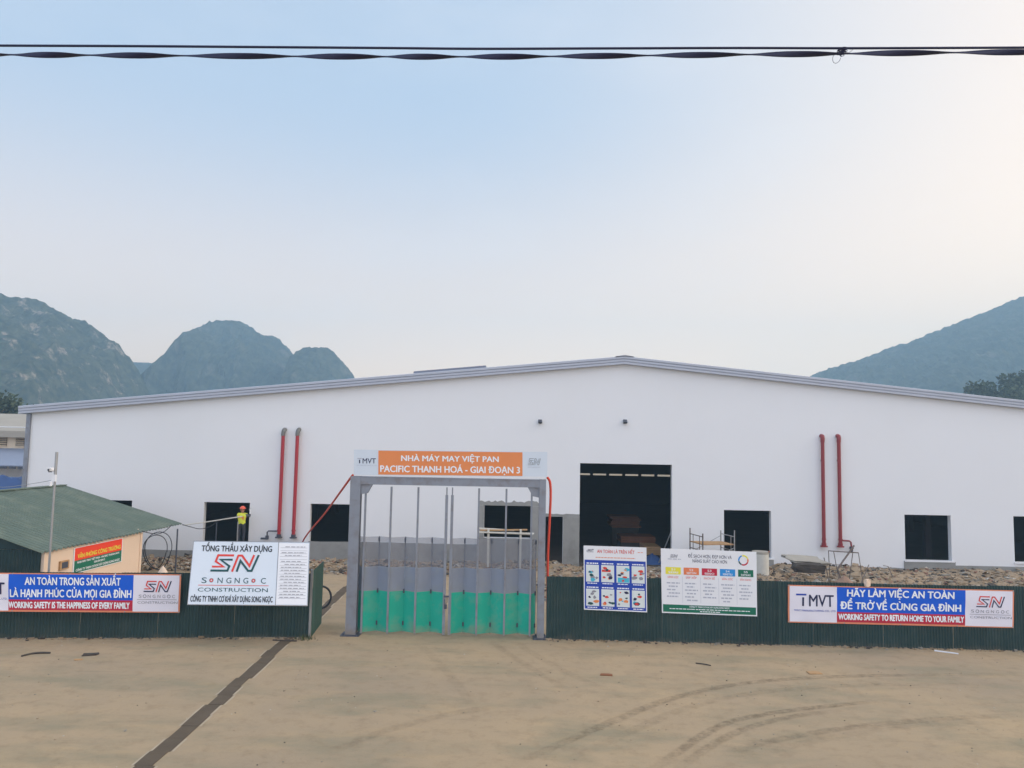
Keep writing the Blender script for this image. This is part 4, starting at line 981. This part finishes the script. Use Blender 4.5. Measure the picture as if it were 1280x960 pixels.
# boards on trestles seen through gate
y0 = 35.2; wp = thing('work_platform', (at(632, 690, y0).x, y0, 0), 'rough work platform of pale boards seen through the gate bars', 'platform')
za = at(632, 664.5, y0).z; xa, xb = at(599, 664, y0).x, at(663, 664, y0).x
for k, (d0, d1, z, rz, mm) in enumerate(((0, 2.5, 0, .01, WOOD_PALE), (.05, 2.2, .06, -.03, WOOD), (.3, 2.45, -.06, .02, WOOD_PALE), (-.1, 1.6, .11, .04, WOOD_PALE))):
    m = MB(); m.box((0, -.12, 0), (d1 - d0, .12, .045), 0, Matrix.Translation((xa + d0, y0 - .3 + .18 * k, za + z - .03)) @ Matrix.Rotation(rz, 4, 'Y')); obj('board', m, mm, wp)
for px in (610.5, 650.5):
    m = MB(); x = at(px, 680, y0).x; m.box((x - .045, y0 - .35, 0), (x + .045, y0 - .26, za + .14)); m.box((x - .045, y0 + .2, 0), (x + .045, y0 + .29, za - .04)); m.box((x - .03, y0 - .257, za - .16), (x + .03, y0 + .197, za - .09)); obj('trestle', m, WOOD_PALE, wp)

# ------------------------------------------------------------------ interior stacks in the hall, warm light put into their orange
def stack(x0, x1, Y, z0, z1, m_, label, n):
    mb = MB(); h = (z1 - z0) / n
    for i in range(n):
        j = rnd.uniform(-.08, .08); mb.box((x0 + j, Y + rnd.uniform(-.05, .05), z0 + i * h), (x1 + j, Y + 1.6, z0 + (i + .86) * h))
    mb.box((x0 + .06, Y + .08, .03), (x1 - .06, Y + 1.5, z0 - .004), 1)
    return tag(obj('timber_stack', mb, [m_, DARKDEB]), label, 'timber stack', 'timber stacks inside the hall')
Y = 44.5
stack(at(764, 655, Y).x, at(800, 655, Y).x, Y, 1.1, 1.75, WOOD_OR, 'taller orange board stack in the dark doorway', 5)
Y = 41.5
stack(at(775, 676, Y).x, at(818, 676, Y).x, Y, .62, .95, WOOD_OR, 'long low orange board stack in front of the taller stack', 3)
Y = 39.2
stack(at(806, 690, Y).x, at(826, 690, Y).x, Y, .3, .72, WOOD, 'short brown board stack beside the blue tarpaulin', 4)
p = at(816, 703, 38.3); heap('blue_tarpaulin', (p.x, 38.4, .05), .75, .7, .5, TARP, 'crumpled blue tarpaulin on the floor just inside the big doorway', 'tarpaulin', 6)
m = MB(); q = at(826, 684, 37.9); m.tube([(q.x - .1, 37.9, .1), at(840, 662, 37.5)], .035, 8); tag(obj('leaning_pole', m, GALV), 'grey pole leaning inside the right side of the big doorway', 'pole')

# ------------------------------------------------------------------ worker at the second window
pf = at(302, 678, 36.3)
px_, py_ = pf.x, 36.2; ZP = .82
wt_ = thing('trestle_bench', (px_, py_, 0), 'wooden trestle bench under the worker behind the contractor sign', 'trestle')
m = MB(); m.box((px_ - 1.2, py_ - .25, ZP - .05), (px_ + .9, py_ + .3, ZP - .002)); obj('plank', m, WOOD, wt_)
for x in (px_ - 1.0, px_ + .7):
    m = MB()
    for y in (-.22, .24): m.box((x - .035, py_ + y - .03, 0), (x + .035, py_ + y + .03, ZP - .052))
    obj('leg', m, WOOD, wt_)
def person(loc):
    J = {'pel': (0, 0, .95), 'wai': (0, -.01, 1.1), 'che': (0, .0, 1.3), 'nec': (0, .01, 1.47), 'hd0': (0, .025, 1.56), 'hd1': (0, .03, 1.68), 'hd2': (0, .02, 1.755),
         'lh': (-.1, 0, .9), 'lk': (-.12, .02, .5), 'la': (-.12, -.03, .09), 'lt': (-.14, .13, .04), 'rh': (.1, 0, .9), 'rk': (.11, .03, .5), 'ra': (.11, -.02, .09), 'rt': (.13, .14, .04),
         'ls': (-.18, 0, 1.41), 'le': (-.3, .08, 1.17), 'lw': (-.3, .3, 1.28), 'lp': (-.3, .38, 1.31), 'rs': (.18, 0, 1.41), 're': (.33, .1, 1.3), 'rw': (.3, .22, 1.52), 'rp': (.29, .26, 1.6)}
    E_ = [('pel', 'wai'), ('wai', 'che'), ('che', 'nec'), ('nec', 'hd0'), ('hd0', 'hd1'), ('hd1', 'hd2'), ('pel', 'lh'), ('lh', 'lk'), ('lk', 'la'), ('la', 'lt'), ('pel', 'rh'), ('rh', 'rk'), ('rk', 'ra'), ('ra', 'rt'),
          ('che', 'ls'), ('ls', 'le'), ('le', 'lw'), ('lw', 'lp'), ('che', 'rs'), ('rs', 're'), ('re', 'rw'), ('rw', 'rp')]
    rad = {'pel': (.15, .12), 'wai': (.14, .11), 'che': (.16, .12), 'nec': (.06, .06), 'hd0': (.075, .085), 'hd1': (.08, .1), 'hd2': (.055, .065), 'lh': (.095, .1), 'rh': (.095, .1), 'lk': (.062, .065), 'rk': (.062, .065),
           'la': (.05, .05), 'ra': (.05, .05), 'lt': (.045, .035), 'rt': (.045, .035), 'ls': (.075, .075), 'rs': (.075, .075), 'le': (.05, .05), 're': (.05, .05), 'lw': (.034, .034), 'rw': (.034, .034), 'lp': (.042, .024), 'rp': (.042, .024)}
    for sd_, base, wr in (('l', 'lp', 'lw'), ('r', 'rp', 'rw')):
        b = Vector(J[base]); d = (b - Vector(J[wr])).normalized(); side = Vector((1, 0, 0)); curl = d.cross(side)
        for f, (o, L) in enumerate(((-.03, .07), (-.01, .085), (.01, .08), (.03, .065))):
            k = f'{sd_}f{f}'; J[k + 'a'] = b + side * o + d * .04; J[k + 'b'] = b + side * o + d * (.04 + L * .5) - curl * .012; J[k + 'c'] = b + side * o + d * (.04 + L * .8) - curl * .04
            E_ += [(base, k + 'a'), (k + 'a', k + 'b'), (k + 'b', k + 'c')]
            for q in 'abc': rad[k + q] = (.0095, .0095)
        k = sd_ + 'th'; sg = 1 if sd_ == 'l' else -1
        J[k + 'a'] = b + side * .045 * sg; J[k + 'b'] = b + side * .07 * sg + d * .04
        E_ += [(base, k + 'a'), (k + 'a', k + 'b')]; rad[k + 'a'] = (.011, .011); rad[k + 'b'] = (.009, .009)
    names = list(J); ix = {n: i for i, n in enumerate(names)}
    me = bpy.data.meshes.new('person_body'); me.from_pydata([J[n] for n in names], [(ix[a], ix[b]) for a, b in E_], [])
    o = bpy.data.objects.new('person_body', me); COL.objects.link(o)
    md = o.modifiers.new('s', 'SKIN'); sub = o.modifiers.new('u', 'SUBSURF'); sub.levels = 1; sub.render_levels = 1
    sv = me.skin_vertices[0].data
    for i, n in enumerate(names): sv[i].radius = rad[n]; sv[i].use_root = (n == 'pel')
    dg = bpy.context.evaluated_depsgraph_get(); dg.update()
    m2 = bpy.data.meshes.new_from_object(o.evaluated_get(dg)); bpy.data.objects.remove(o)
    skin = mat('worker_skin', lin(168, 120, 92), .6); trs = mat('worker_trousers', lin(60, 62, 70), .9); sh = mat('worker_shirt', lin(84, 88, 98), .9); gl = mat('worker_gloves', lin(212, 214, 216), .8); boot = mat('worker_boots', lin(40, 36, 34), .7)
    root = thing('person', loc, 'worker in orange helmet and yellow vest, seen from behind in a dark window', 'person')
    mb = MB(); mb.v = [Vector(v.co) + Vector(loc) for v in m2.vertices]
    vest = MB(); 
    for p in m2.polygons:
        c = p.center; mb.f.append(list(p.vertices))
        arm = abs(c.x) > .215
        if c.z < .14: k = 4
        elif c.z < 1.0 and not arm: k = 1
        elif (abs(c.x) > .2 and (c.y > .23 and c.x < 0 or (c.x > 0 and c.z > 1.44 and c.y > .12))): k = 3
        elif c.z > 1.49: k = 0
        else: k = 2
        mb.m.append(k)
        if .98 < c.z < 1.47 and abs(c.x) < .2:
            i = len(vest.v)
            for vi in p.vertices: vest.v.append(Vector(m2.vertices[vi].co) + m2.vertices[vi].normal * .018 + Vector(loc))
            vest.f.append(list(range(i, i + len(p.vertices)))); vest.m.append(1 if 1.1 < c.z < 1.16 or 1.27 < c.z < 1.31 else 0)
    obj('body', mb, [skin, trs, sh, gl, boot], root, smooth=True)
    obj('vest', vest, [mat('hi_vis_yellow', lin(214, 220, 70), .7), mat('vest_reflective_orange', lin(226, 150, 70), .5)], root, smooth=True, recalc=False)
    h = MB(); L = Vector(loc)
    def dome(u, v):
        a = u * 2 * math.pi; b = v * math.pi / 2; r = .128
        return L + Vector((math.cos(a) * math.cos(b) * r, .028 + math.sin(a) * math.cos(b) * r * 1.18, 1.685 + math.sin(b) * .125))
    h.grid(dome, 20, 7)
    h.prism([L + Vector((math.cos(a) * .15, .035 + math.sin(a) * (.2 if math.sin(a) > 0 else .165), 1.682)) for a in [k * math.pi / 12 for k in range(24)]], (0, 0, .014))
    obj('helmet', h, mat('orange_helmet', lin(232, 92, 66), .35, spec=.5), root, smooth=True)
    f = MB(); f.tube([L + Vector((0, .125, 1.63)), L + Vector((0, .155, 1.6))], .018, 8, rs=[.012, .02])
    for sx in (-1, 1):
        f.tube([L + Vector((sx * .085, .03, 1.59)), L + Vector((sx * .095, .02, 1.65))], .02, 6)
    obj('face', f, skin, root, smooth=True)
person((px_, py_, ZP))
rl = thing('pipe_railing', (at(285, 660, 36.5).x, 35.9, 0), 'pale scaffold rail with two thin posts in front of the worker', 'railing')
m = MB(); m.tube([at(228, 656.5, 35.5), at(258, 652.5, 35.7), at(303, 645.5, 35.9)], .025, 8); obj('rail', m, WOOD_PALE, rl)
for px in (271, 297.5):
    q = at(px, 652, 35.85); m = MB(); m.tube([(q.x, q.y, 0), (q.x, q.y, q.z)], .028, 8); obj('post', m, GALV if px > 280 else STEEL_DK, rl)

# tyre behind the swung leaf
c = at(405, 746, 25.6); m = MB()
ca = .42
m.tube([(c.x - .1 + math.cos(a * math.pi / 16) * .33, 25.5 + .1 * math.cos(a * math.pi / 16), c.z + math.sin(a * math.pi / 16) * .36) for a in range(33)], .035, 8, caps=False)
c_t = thing('hose_loop', (c.x, 25.5, c.z - .4), 'dark rubber hose loop hanging behind the open green leaf', 'hose')
obj('loop', m, RUBBER, c_t); m = MB(); m.box((c.x - .36, 25.45, c.z + .25), (c.x - .1, 25.5, c.z + .3)); m.box((c.x - .36, 25.45, 0), (c.x - .31, 25.5, c.z + .3)); obj('peg', m, STEEL_DK, c_t)

# ------------------------------------------------------------------ drain with cover slabs
DR = mat('drain_cover_concrete', lin(94, 82, 68), .95, var=.3, scale=4, bump=.5, bscale=30, dirt=lin(64, 56, 48), dirt_amt=.6, dirt_scale=2)
DR_E = mat('drain_edge', lin(170, 156, 136), .95, var=.2, scale=4)
def drain(pts, wid, n):
    mb = MB(); P = [Vector(p) for p in pts]; seg = []
    L = sum((b - a).length for a, b in zip(P, P[1:])); acc = []
    d = 0
    for a, b in zip(P, P[1:]): acc.append((d, d + (b - a).length, a, b)); d += (b - a).length
    def q(s_):
        for a0, a1, a, b in acc:
            if s_ <= a1 + 1e-6: return a + (b - a) * ((s_ - a0) / (a1 - a0))
        return P[-1]
    k = int(L / .62)
    for i in range(k):
        a, b = q(L * i / k), q(L * (i + .985) / k); t = (b - a).normalized(); n_ = Vector((-t.y, t.x, 0)); j = rnd.uniform(-.035, .035); w0 = wid * rnd.uniform(.92, 1.06)
        a = a + n_ * j; b = b + n_ * j; z = .006 + rnd.uniform(0, .008)
        mb.prism([a + n_ * w0 / 2, a - n_ * w0 / 2, b - n_ * w0 / 2, b + n_ * w0 / 2], (0, 0, z), 0)
        for sgn_ in (-1, 1):
            o = n_ * (w0 / 2 + .03) * sgn_
            if rnd.random() < .55: mb.prism([a + o + n_ * .022, a + o - n_ * .022, b + o * 1.03 - n_ * .018, b + o + n_ * .018], (0, 0, .005), 1)
    return mb
m = drain([gnd(130, 999), gnd(190, 950), gnd(262, 886), gnd(312, 842), gnd(352, 805), gnd(362, 797.5), gnd(395, 772), gnd(425, 742), gnd(470, 706)], .32, 30)
struct('drain', m, [DR, DR_E])
# rags and weeds at drain end by fence
m = MB()
for i in range(60):
    b = gnd(382 + rnd.gauss(0, 6), 799 + rnd.gauss(0, 1.2)); a = rnd.uniform(0, 6.3); h = rnd.uniform(.06, .22)
    d = Vector((math.cos(a), math.sin(a), 0)); sidev = Vector((-d.y, d.x, 0)) * .012
    m.face([b - sidev, b + sidev, b + d * h * .5 + Vector((0, 0, h))])
tag(obj('weed_tuft', m, mat('weed_green', lin(74, 84, 58), .9), recalc=False), 'small dark weed tuft at the fence foot by the drain', 'weeds')
p = gnd(352, 801); m = MB(); m.tube([p + Vector((-.25, 0, .02)), p + Vector((.05, -.08, .03)), p + Vector((.45, -.05, .02))], .02, 6); tag(obj('stick', m, DARKDEB), 'dark stick lying across the drain at the fence', 'stick')
hose('stick', [gnd(27, 820, .02), gnd(40, 817, .02), gnd(52, 815.8, .03), gnd(63, 816, .02)], .025, DARKDEB, 'bent dark stick on the yard below the left banner', 'stick', 6)
p = gnd(113, 819); chunk('wood_chip', (p.x, p.y, .02), .34, .16, .04, DARKDEB, 'dark wood chip on the yard right of the bent stick', 'wood chip', (0, 0, .3), 3, 2)
p = gnd(98, 825); chunk('wood_chip', (p.x, p.y, .012), .2, .07, .02, WOOD, 'small brown wood chip nearest the camera on the left yard', 'wood chip', (0, 0, .2), 5, 2)
p = gnd(758, 844); chunk('wood_chip', (p.x, p.y, .012), .28, .12, .024, WOOD_OR, 'flat orange brown chip on the yard below the safety poster', 'wood chip', (0, 0, -.1), 7, 2)
p = gnd(1018, 841.5); chunk('cardboard_scrap', (p.x, p.y, .012), .32, .2, .02, WOOD, 'tan cardboard scrap on the yard below the right banner', 'scrap', (0, 0, .1), 7, 2)
p = gnd(880, 831); hose('stick', [p + Vector((-.2, .08, .02)), p + Vector((0, 0, .02)), p + Vector((.15, -.12, .02))], .016, DARKDEB, 'short dark twig on the yard below the notice board', 'stick', 6)
a, b = gnd(1168, 813.5), gnd(1198, 817.5); m = MB(); d = (b - a).normalized(); n_ = Vector((-d.y, d.x, 0)) * .05
m.prism([a + n_, a - n_, b - n_ * .6, b + n_ * .6], (0, 0, .02)); tag(obj('white_batten', m, SIGN_WHITE), 'white batten on the ground in front of the right banner', 'batten')

m = MB()
for i in range(600):
    yy = rnd.uniform(11, 22.4) if rnd.random() < .6 else rnd.uniform(18, 33); xx = rnd.uniform(-.72, .72) * (yy + 1)
    q = rnd.uniform(.006, .015) * (1 if rnd.random() < .96 else 2)
    M = Matrix.Translation((xx, yy, q * .2)) @ Matrix.Rotation(rnd.uniform(0, 6.3), 4, 'Z')
    b0 = len(m.v); m.box((-q, -q * .7, -q * .3), (q, q * .7, q * .5), rnd.choice([0, 0, 1, 1, 2, 3]), M)
    for j in range(b0, b0 + 8): m.v[j] += Vector((rnd.uniform(-1, 1), rnd.uniform(-1, 1), rnd.uniform(-1, 1))) * q * .3
tag(obj('grit', m, [SOIL, pal[2], DARKDEB, pal[5]], recalc=False), 'fine grit and small stones scattered over the dusty yard', 'grit', kind='stuff')

# ------------------------------------------------------------------ tyre marks (worn rubber on the concrete)
TM = bpy.data.materials.new('tyre_rubber_stain'); TM.use_nodes = True
t = TM.node_tree; b = t.nodes['Principled BSDF']; b.inputs['Base Color'].default_value = lin(118, 106, 88); b.inputs['Roughness'].default_value = .9; b.inputs['Specular IOR Level'].default_value = .1
at_n = t.nodes.new('ShaderNodeAttribute'); at_n.attribute_name = 'wear'; tcn = t.nodes.new('ShaderNodeTexCoord'); nn_ = t.nodes.new('ShaderNodeTexNoise'); nn_.inputs['Scale'].default_value = 4.5; nn_.inputs['Detail'].default_value = 9; nn_.inputs['Roughness'].default_value = .75
mr = t.nodes.new('ShaderNodeMapRange'); mr.inputs[1].default_value = .38; mr.inputs[2].default_value = .72; mr.inputs[4].default_value = .55; mul = t.nodes.new('ShaderNodeMath'); mul.operation = 'MULTIPLY'
tr_ = t.nodes.new('ShaderNodeBsdfTransparent'); mx = t.nodes.new('ShaderNodeMixShader')
L = t.links.new; L(tcn.outputs['Object'], nn_.inputs['Vector']); L(nn_.outputs[0], mr.inputs[0]); L(mr.outputs[0], mul.inputs[0]); L(at_n.outputs['Fac'], mul.inputs[1]); L(mul.outputs[0], mx.inputs[0]); L(tr_.outputs[0], mx.inputs[1]); L(b.outputs[0], mx.inputs[2]); L(mx.outputs[0], t.nodes['Material Output'].inputs[0])
def tyre(pix, wid, k, z):
    P = [gnd(*p, z) for p in pix]; Q = []
    for i in range(len(P) - 1):
        p0 = P[max(i - 1, 0)]; p1 = P[i]; p2 = P[i + 1]; p3 = P[min(i + 2, len(P) - 1)]
        for q in range(12):
            t = q / 12; Q.append(.5 * ((2 * p1) + (p2 - p0) * t + (2 * p0 - 5 * p1 + 4 * p2 - p3) * t * t + (3 * p1 - p0 - 3 * p2 + p3) * t ** 3))
    mb = MB(); wv = []; n = len(Q)
    for i, p in enumerate(Q):
        d = (Q[min(i + 1, n - 1)] - Q[max(i - 1, 0)]).normalized(); s_ = Vector((-d.y, d.x, 0)); e = min(1, 5 * min(i, n - 1 - i) / n)
        for o, a in ((-.5, 0), (-.28, 1), (.28, 1), (.5, 0)): mb.v.append(p + s_ * wid * o); wv.append(a * k * e)
    for i in range(n - 1):
        for j in range(3): q = i * 4 + j; mb.f.append([q, q + 1, q + 5, q + 4]); mb.m.append(0)
    o = struct('tyre_mark', mb, TM, recalc=False)
    at_ = o.data.attributes.new('wear', 'FLOAT', 'POINT'); at_.data.foreach_set('value', wv)
zt = .004
for pix, wd_, k in (([(640, 958), (700, 930), (770, 900), (840, 873), (930, 854), (1040, 846), (1160, 843.5), (1300, 843)], .3, .85),
                    ([(700, 955), (780, 918), (850, 888), (930, 868), (1040, 858), (1160, 855), (1300, 856)], .32, .4),
                    ([(815, 962), (850, 938), (885, 915), (920, 900), (980, 889), (1060, 880), (1120, 874)], .26, 1),
                    ([(845, 962), (880, 938), (910, 920), (950, 905), (1000, 894), (1060, 887)], .26, .8),
                    ([(900, 944), (960, 927), (1030, 914), (1110, 904), (1200, 897), (1300, 893)], .3, .7),
                    ([(930, 950), (1000, 930), (1080, 915), (1160, 905), (1240, 903)], .3, .35),
                    ([(400, 945), (450, 925), (500, 908), (560, 893), (640, 880)], .34, .45), ([(610, 800), (640, 820), (680, 845), (720, 868)], .3, .4),
                    ([(640, 800), (675, 822), (720, 846), (770, 866)], .3, .35), ([(520, 802), (545, 825), (575, 860), (600, 905)], .3, .3)):
    zt += .0012; tyre(pix, wd_, k, zt)

# ------------------------------------------------------------------ neighbouring building, left
NY = 52.0
nb = thing('neighbour_building', (-42, NY, 0), 'cream neighbouring building with louvred vents and grey awning beyond the factory corner', 'building')
z_top, z_eave, z_w0, z_aw = at(0, 517, NY + 6).z, at(0, 540, NY).z, at(0, 560, NY).z, at(0, 583, NY - 2.5).z
m = MB(); m.box((-62, NY, 0), (-28, NY + .3, z_eave)); obj('wall', m, CREAM, nb)
m = MB(); m.prism([(-62.5, NY - .6, z_eave + .0), (-62.5, NY - .6, z_eave + .08), (-62.5, NY + 6, z_top), (-62.5, NY + 6, z_top - .08)], (35, 0, 0)); m.box((-62.5, NY - .63, z_eave - .35), (-27.5, NY - .603, z_eave + .05)); obj('roof', m, BEIGE_ROOF, nb)
m = MB(); zz = at(20, 534, NY - .4).z; m.tube([(-62, NY - .55, zz), (-28, NY - .55, zz)], .03, 6); obj('gutter', m, SIGN_WHITE, nb)
m = MB(); m.prism([(-62.5, NY - .02, z_w0), (-62.5, NY - .02, z_w0 - .06), (-62.5, NY - 2.5, z_aw + .02), (-62.5, NY - 2.5, z_aw + .08)], (35, 0, 0)); obj('awning', m, AWN, nb)
m = MB()
for i in range(60): m.box((-62 + i * .58, NY - 2.56, z_aw - .14), (-62 + i * .58 + .44, NY - 2.52, z_aw + .02))
obj('awning_fringe', m, STEEL_DK, nb)
m = MB(); m.box((-62, NY - .03, 0), (-28, NY - .003, z_w0 - .5)); obj('lower_wall', m, SIGN_WHITE, nb)
zv0, zv1 = at(20, 558, NY).z, at(20, 543.5, NY).z
for px0, px1 in ((-34, -19), (-8, 9), (20, 31)):
    xa, xb = at(px0, 550, NY).x, at(px1, 550, NY).x; m = MB(); m.box((xa, NY - .02, zv0), (xb, NY - .003, zv1), 1); h = (zv1 - zv0) / 6
    for i in range(6): m.prism([(xa, NY - .022, zv0 + i * h + .02), (xa, NY - .12, zv0 + i * h + .0), (xa, NY - .12, zv0 + i * h + .03), (xa, NY - .022, zv0 + i * h + h * .55)], (xb - xa, 0, 0), 0)
    obj('louvre', m, [CREAM, DARKDEB], nb)
p = at(4, 608, 44); m = MB()
def tp(u, v):
    x = p.x - 5 + 7.2 * u; y = 43 + 2.2 * v; e = min(1, 6 * min(u, 1 - u)) * min(1, 5 * min(v, 1 - v)); return (x, y, p.z - .3 + e * (.85 + .25 * noise.fractal(Vector((x, y, 3)), .8, 2, 3)))
m.grid(tp, 40, 16); tag(obj('tarpaulin_cover', m, TARP, smooth=True, recalc=False), 'blue tarpaulin cover above the shed roof at the far left', 'tarpaulin')
m = MB(); m.box((p.x - 4.8, 43.1, 0), (p.x + 1.9, 45.1, p.z - .3)); tag(obj('covered_pallet_stack', m, CONC), 'grey pallet stack under the blue tarpaulin beside the factory corner', 'pallet stack')

# ------------------------------------------------------------------ trees
LEAF = [mat('leaf_dark', (.030, .046, .026, 1), .9, var=.3, scale=.6), mat('leaf_mid', (.050, .074, .036, 1), .9, var=.3, scale=.6), mat('leaf_pale', (.08, .10, .052, 1), .9, var=.3, scale=.6)]
BARK = mat('tree_bark', lin(88, 74, 62), .95, var=.3, scale=3)
def tree(loc, H, Rr, seed, label, n=2600, ls=.42):
    rr = random.Random(seed); loc = Vector(loc); t = thing('tree', loc, label, 'tree', 'trees behind the buildings')
    m = MB(); m.tube([loc, loc + Vector((.1, 0, H * .4)), loc + Vector((.25, .1, H * .75))], .3, 8, rs=[H * .028, H * .02, H * .008])
    for k in range(6):
        a = rr.uniform(0, 6.3); z = H * rr.uniform(.3, .6); m.tube([loc + Vector((.1, 0, z)), loc + Vector((math.cos(a) * Rr * .4, math.sin(a) * Rr * .4, z + H * .14)), loc + Vector((math.cos(a) * Rr * .75, math.sin(a) * Rr * .75, z + H * .2))], .1, 6, rs=[H * .011, H * .007, H * .003])
    obj('trunk', m, BARK, t)
    cl = []
    for k in range(16):
        a = rr.uniform(0, 6.3); r = Rr * math.sqrt(rr.random()) * .75; z = H * rr.uniform(.42, .9); r *= 1.15 - abs(z / H - .6); cl.append((Vector((math.cos(a) * r, math.sin(a) * r, z)), Rr * rr.uniform(.24, .44)))
    m = MB()
    for i in range(n):
        c, q = rr.choice(cl); d = Vector((rr.gauss(0, 1), rr.gauss(0, 1), rr.gauss(0, .75))).normalized() * q * rr.uniform(.45, 1.08); p = loc + c + d
        ax = Vector((rr.gauss(0, 1), rr.gauss(0, 1), rr.gauss(0, 1))).normalized(); u = ax.orthogonal().normalized(); v = ax.cross(u); s_ = ls * rr.uniform(.5, 1.2)
        m.face([p + u * s_, p + v * s_ * .55, p - u * s_ * .9, p - v * s_ * .55], rr.choice([0, 0, 1, 1, 2]))
    obj('crown', m, LEAF, t, recalc=False)
HY = 150
for i, (px, py, rad_) in enumerate(((1222, 487, 6.0), (1240, 474, 6.5), (1258, 467, 7), (1278, 458, 8), (1300, 452, 8.5), (1262, 482, 6), (1285, 476, 7), (1325, 450, 9))):
    p = at(px, py, HY + i * 2); lab = ['dark bushy tree at the left end of the clump above the right roof edge', 'dark tree second from the left in the clump above the right roof edge', 'dark tree in the middle of the clump above the right roof edge', 'tall dark tree at the right edge of the picture above the roof', 'tall tree beyond the right edge of the picture', 'lower dark tree just above the right roof edge, below its clump', 'lower dark tree at the right edge above the roof', 'far tree of the right clump outside the picture'][i]
    tree((p.x, p.y, 0), p.z, rad_ * .8, 50 + i, lab, 3000, .5)
for i, (px, py, rad_) in enumerate(((-14, 488, 4.5), (8, 497, 4), (27, 503, 2.6), (-40, 486, 5))):
    p = at(px, py, 95 + i * 2); tree((p.x, p.y, 0), p.z, rad_, 80 + i, ['dark tree at the left picture edge above the grey roof', 'dark tree second from the left edge above the grey roof', 'small dark tree touching the left tip of the factory roof', 'dark tree beyond the left picture edge'][i], 2200, .34)

# ------------------------------------------------------------------ overhead cables
def cable(pix, Y, r, extend=14):
    P = [at(*p, Y) for p in pix]; d0 = (P[0] - P[1]).normalized(); d1 = (P[-1] - P[-2]).normalized()
    st = [.9 * k for k in range(1, 16)]
    return [P[0] + d0 * q + Vector((0, 0, .0016 * q * q)) for q in st[::-1]] + P + [P[-1] + d1 * q + Vector((0, 0, .0016 * q * q)) for q in st]
def smooth(P, n=10):
    Q = []
    for i in range(len(P) - 1):
        p0 = P[max(i - 1, 0)]; p1 = P[i]; p2 = P[i + 1]; p3 = P[min(i + 2, len(P) - 1)]
        for k in range(n):
            t = k / n; Q.append(.5 * ((2 * p1) + (p2 - p0) * t + (2 * p0 - 5 * p1 + 4 * p2 - p3) * t * t + (3 * p1 - p0 - 3 * p2 + p3) * t ** 3))
    return Q + [P[-1]]
CY = 5.0
m = MB(); m.tube(smooth(cable([(0, 57), (160, 57.6), (320, 58.8), (480, 60), (600, 61), (760, 60.5), (920, 60), (1050, 60.3), (1160, 60), (1280, 59.5)], CY, 0)), .0085, 8)
tag(obj('overhead_cable', m, CABLE, smooth=True), 'thin round dark cable, upper of the two crossing the sky', 'cable')
# flat twisting drop cable: an oval section whose width turns along the length
Pm = smooth(cable([(0, 68.3), (160, 69.2), (320, 70.2), (480, 70.8), (640, 70.8), (800, 69.5), (920, 68.3), (1050, 67.2), (1160, 66), (1280, 65.2)], CY, 0), 60)
nodes = [-210, -80, 0.1, 95, 208, 350, 467, 560, 670, 792, 917, 1040, 1172, 1310, 1420]
nX = [at(n_, 68, CY).x for n_ in nodes]
m = MB(); base = 0; n = 10
for i, p in enumerate(Pm):
    x = p.x; ph = 0
    for j in range(len(nX) - 1):
        if nX[j] <= x <= nX[j + 1]: ph = math.pi * (j + (x - nX[j]) / (nX[j + 1] - nX[j])); break
    else: ph = math.pi * (x * 1.6)
    for k in range(n):
        a = 2 * math.pi * k / n; yy, zz = math.cos(a) * .0055, math.sin(a) * .021
        m.v.append(p + Vector((0, yy * math.cos(ph + math.pi / 2) - zz * math.sin(ph + math.pi / 2), yy * math.sin(ph + math.pi / 2) + zz * math.cos(ph + math.pi / 2))))
for i in range(len(Pm) - 1):
    for k in range(n):
        a = i * n + k; b = i * n + (k + 1) % n; m.f.append([a, b, b + n, a + n]); m.m.append(0)
tag(obj('overhead_cable', m, CABLE, smooth=True), 'flat twisted dark cable, lower of the two crossing the sky', 'cable')
# binding wire where the cables are tied together
m = MB(); c = at(1052, 60.5, CY - .012); d = at(1052, 67.2, CY - .012)
rb = random.Random(3)
P = []
for k in range(70):
    a = k * .9; P.append(c.lerp(d, .5 + .5 * math.sin(a * .37)) + Vector((rb.uniform(-.035, .035), .016 * math.cos(a), .012 * math.sin(a * 1.3))))
m.tube(smooth(P, 3), .0022, 5)
lp = [at(1046 + 5 * math.cos(a * .5) - 1.5 * math.sin(a * .5), 72 + 7 * math.sin(a * .5), CY - .01) for a in range(12)]
m.tube(smooth(lp, 4), .0016, 5); m.tube(smooth([c + Vector((.0, 0, .0)), at(1060, 66, CY - .02), at(1066, 62, CY - .01)], 4), .0016, 5)
tag(obj('binding_wire', m, CABLE), 'tangle of thin binding wire tying the two cables together', 'wire')
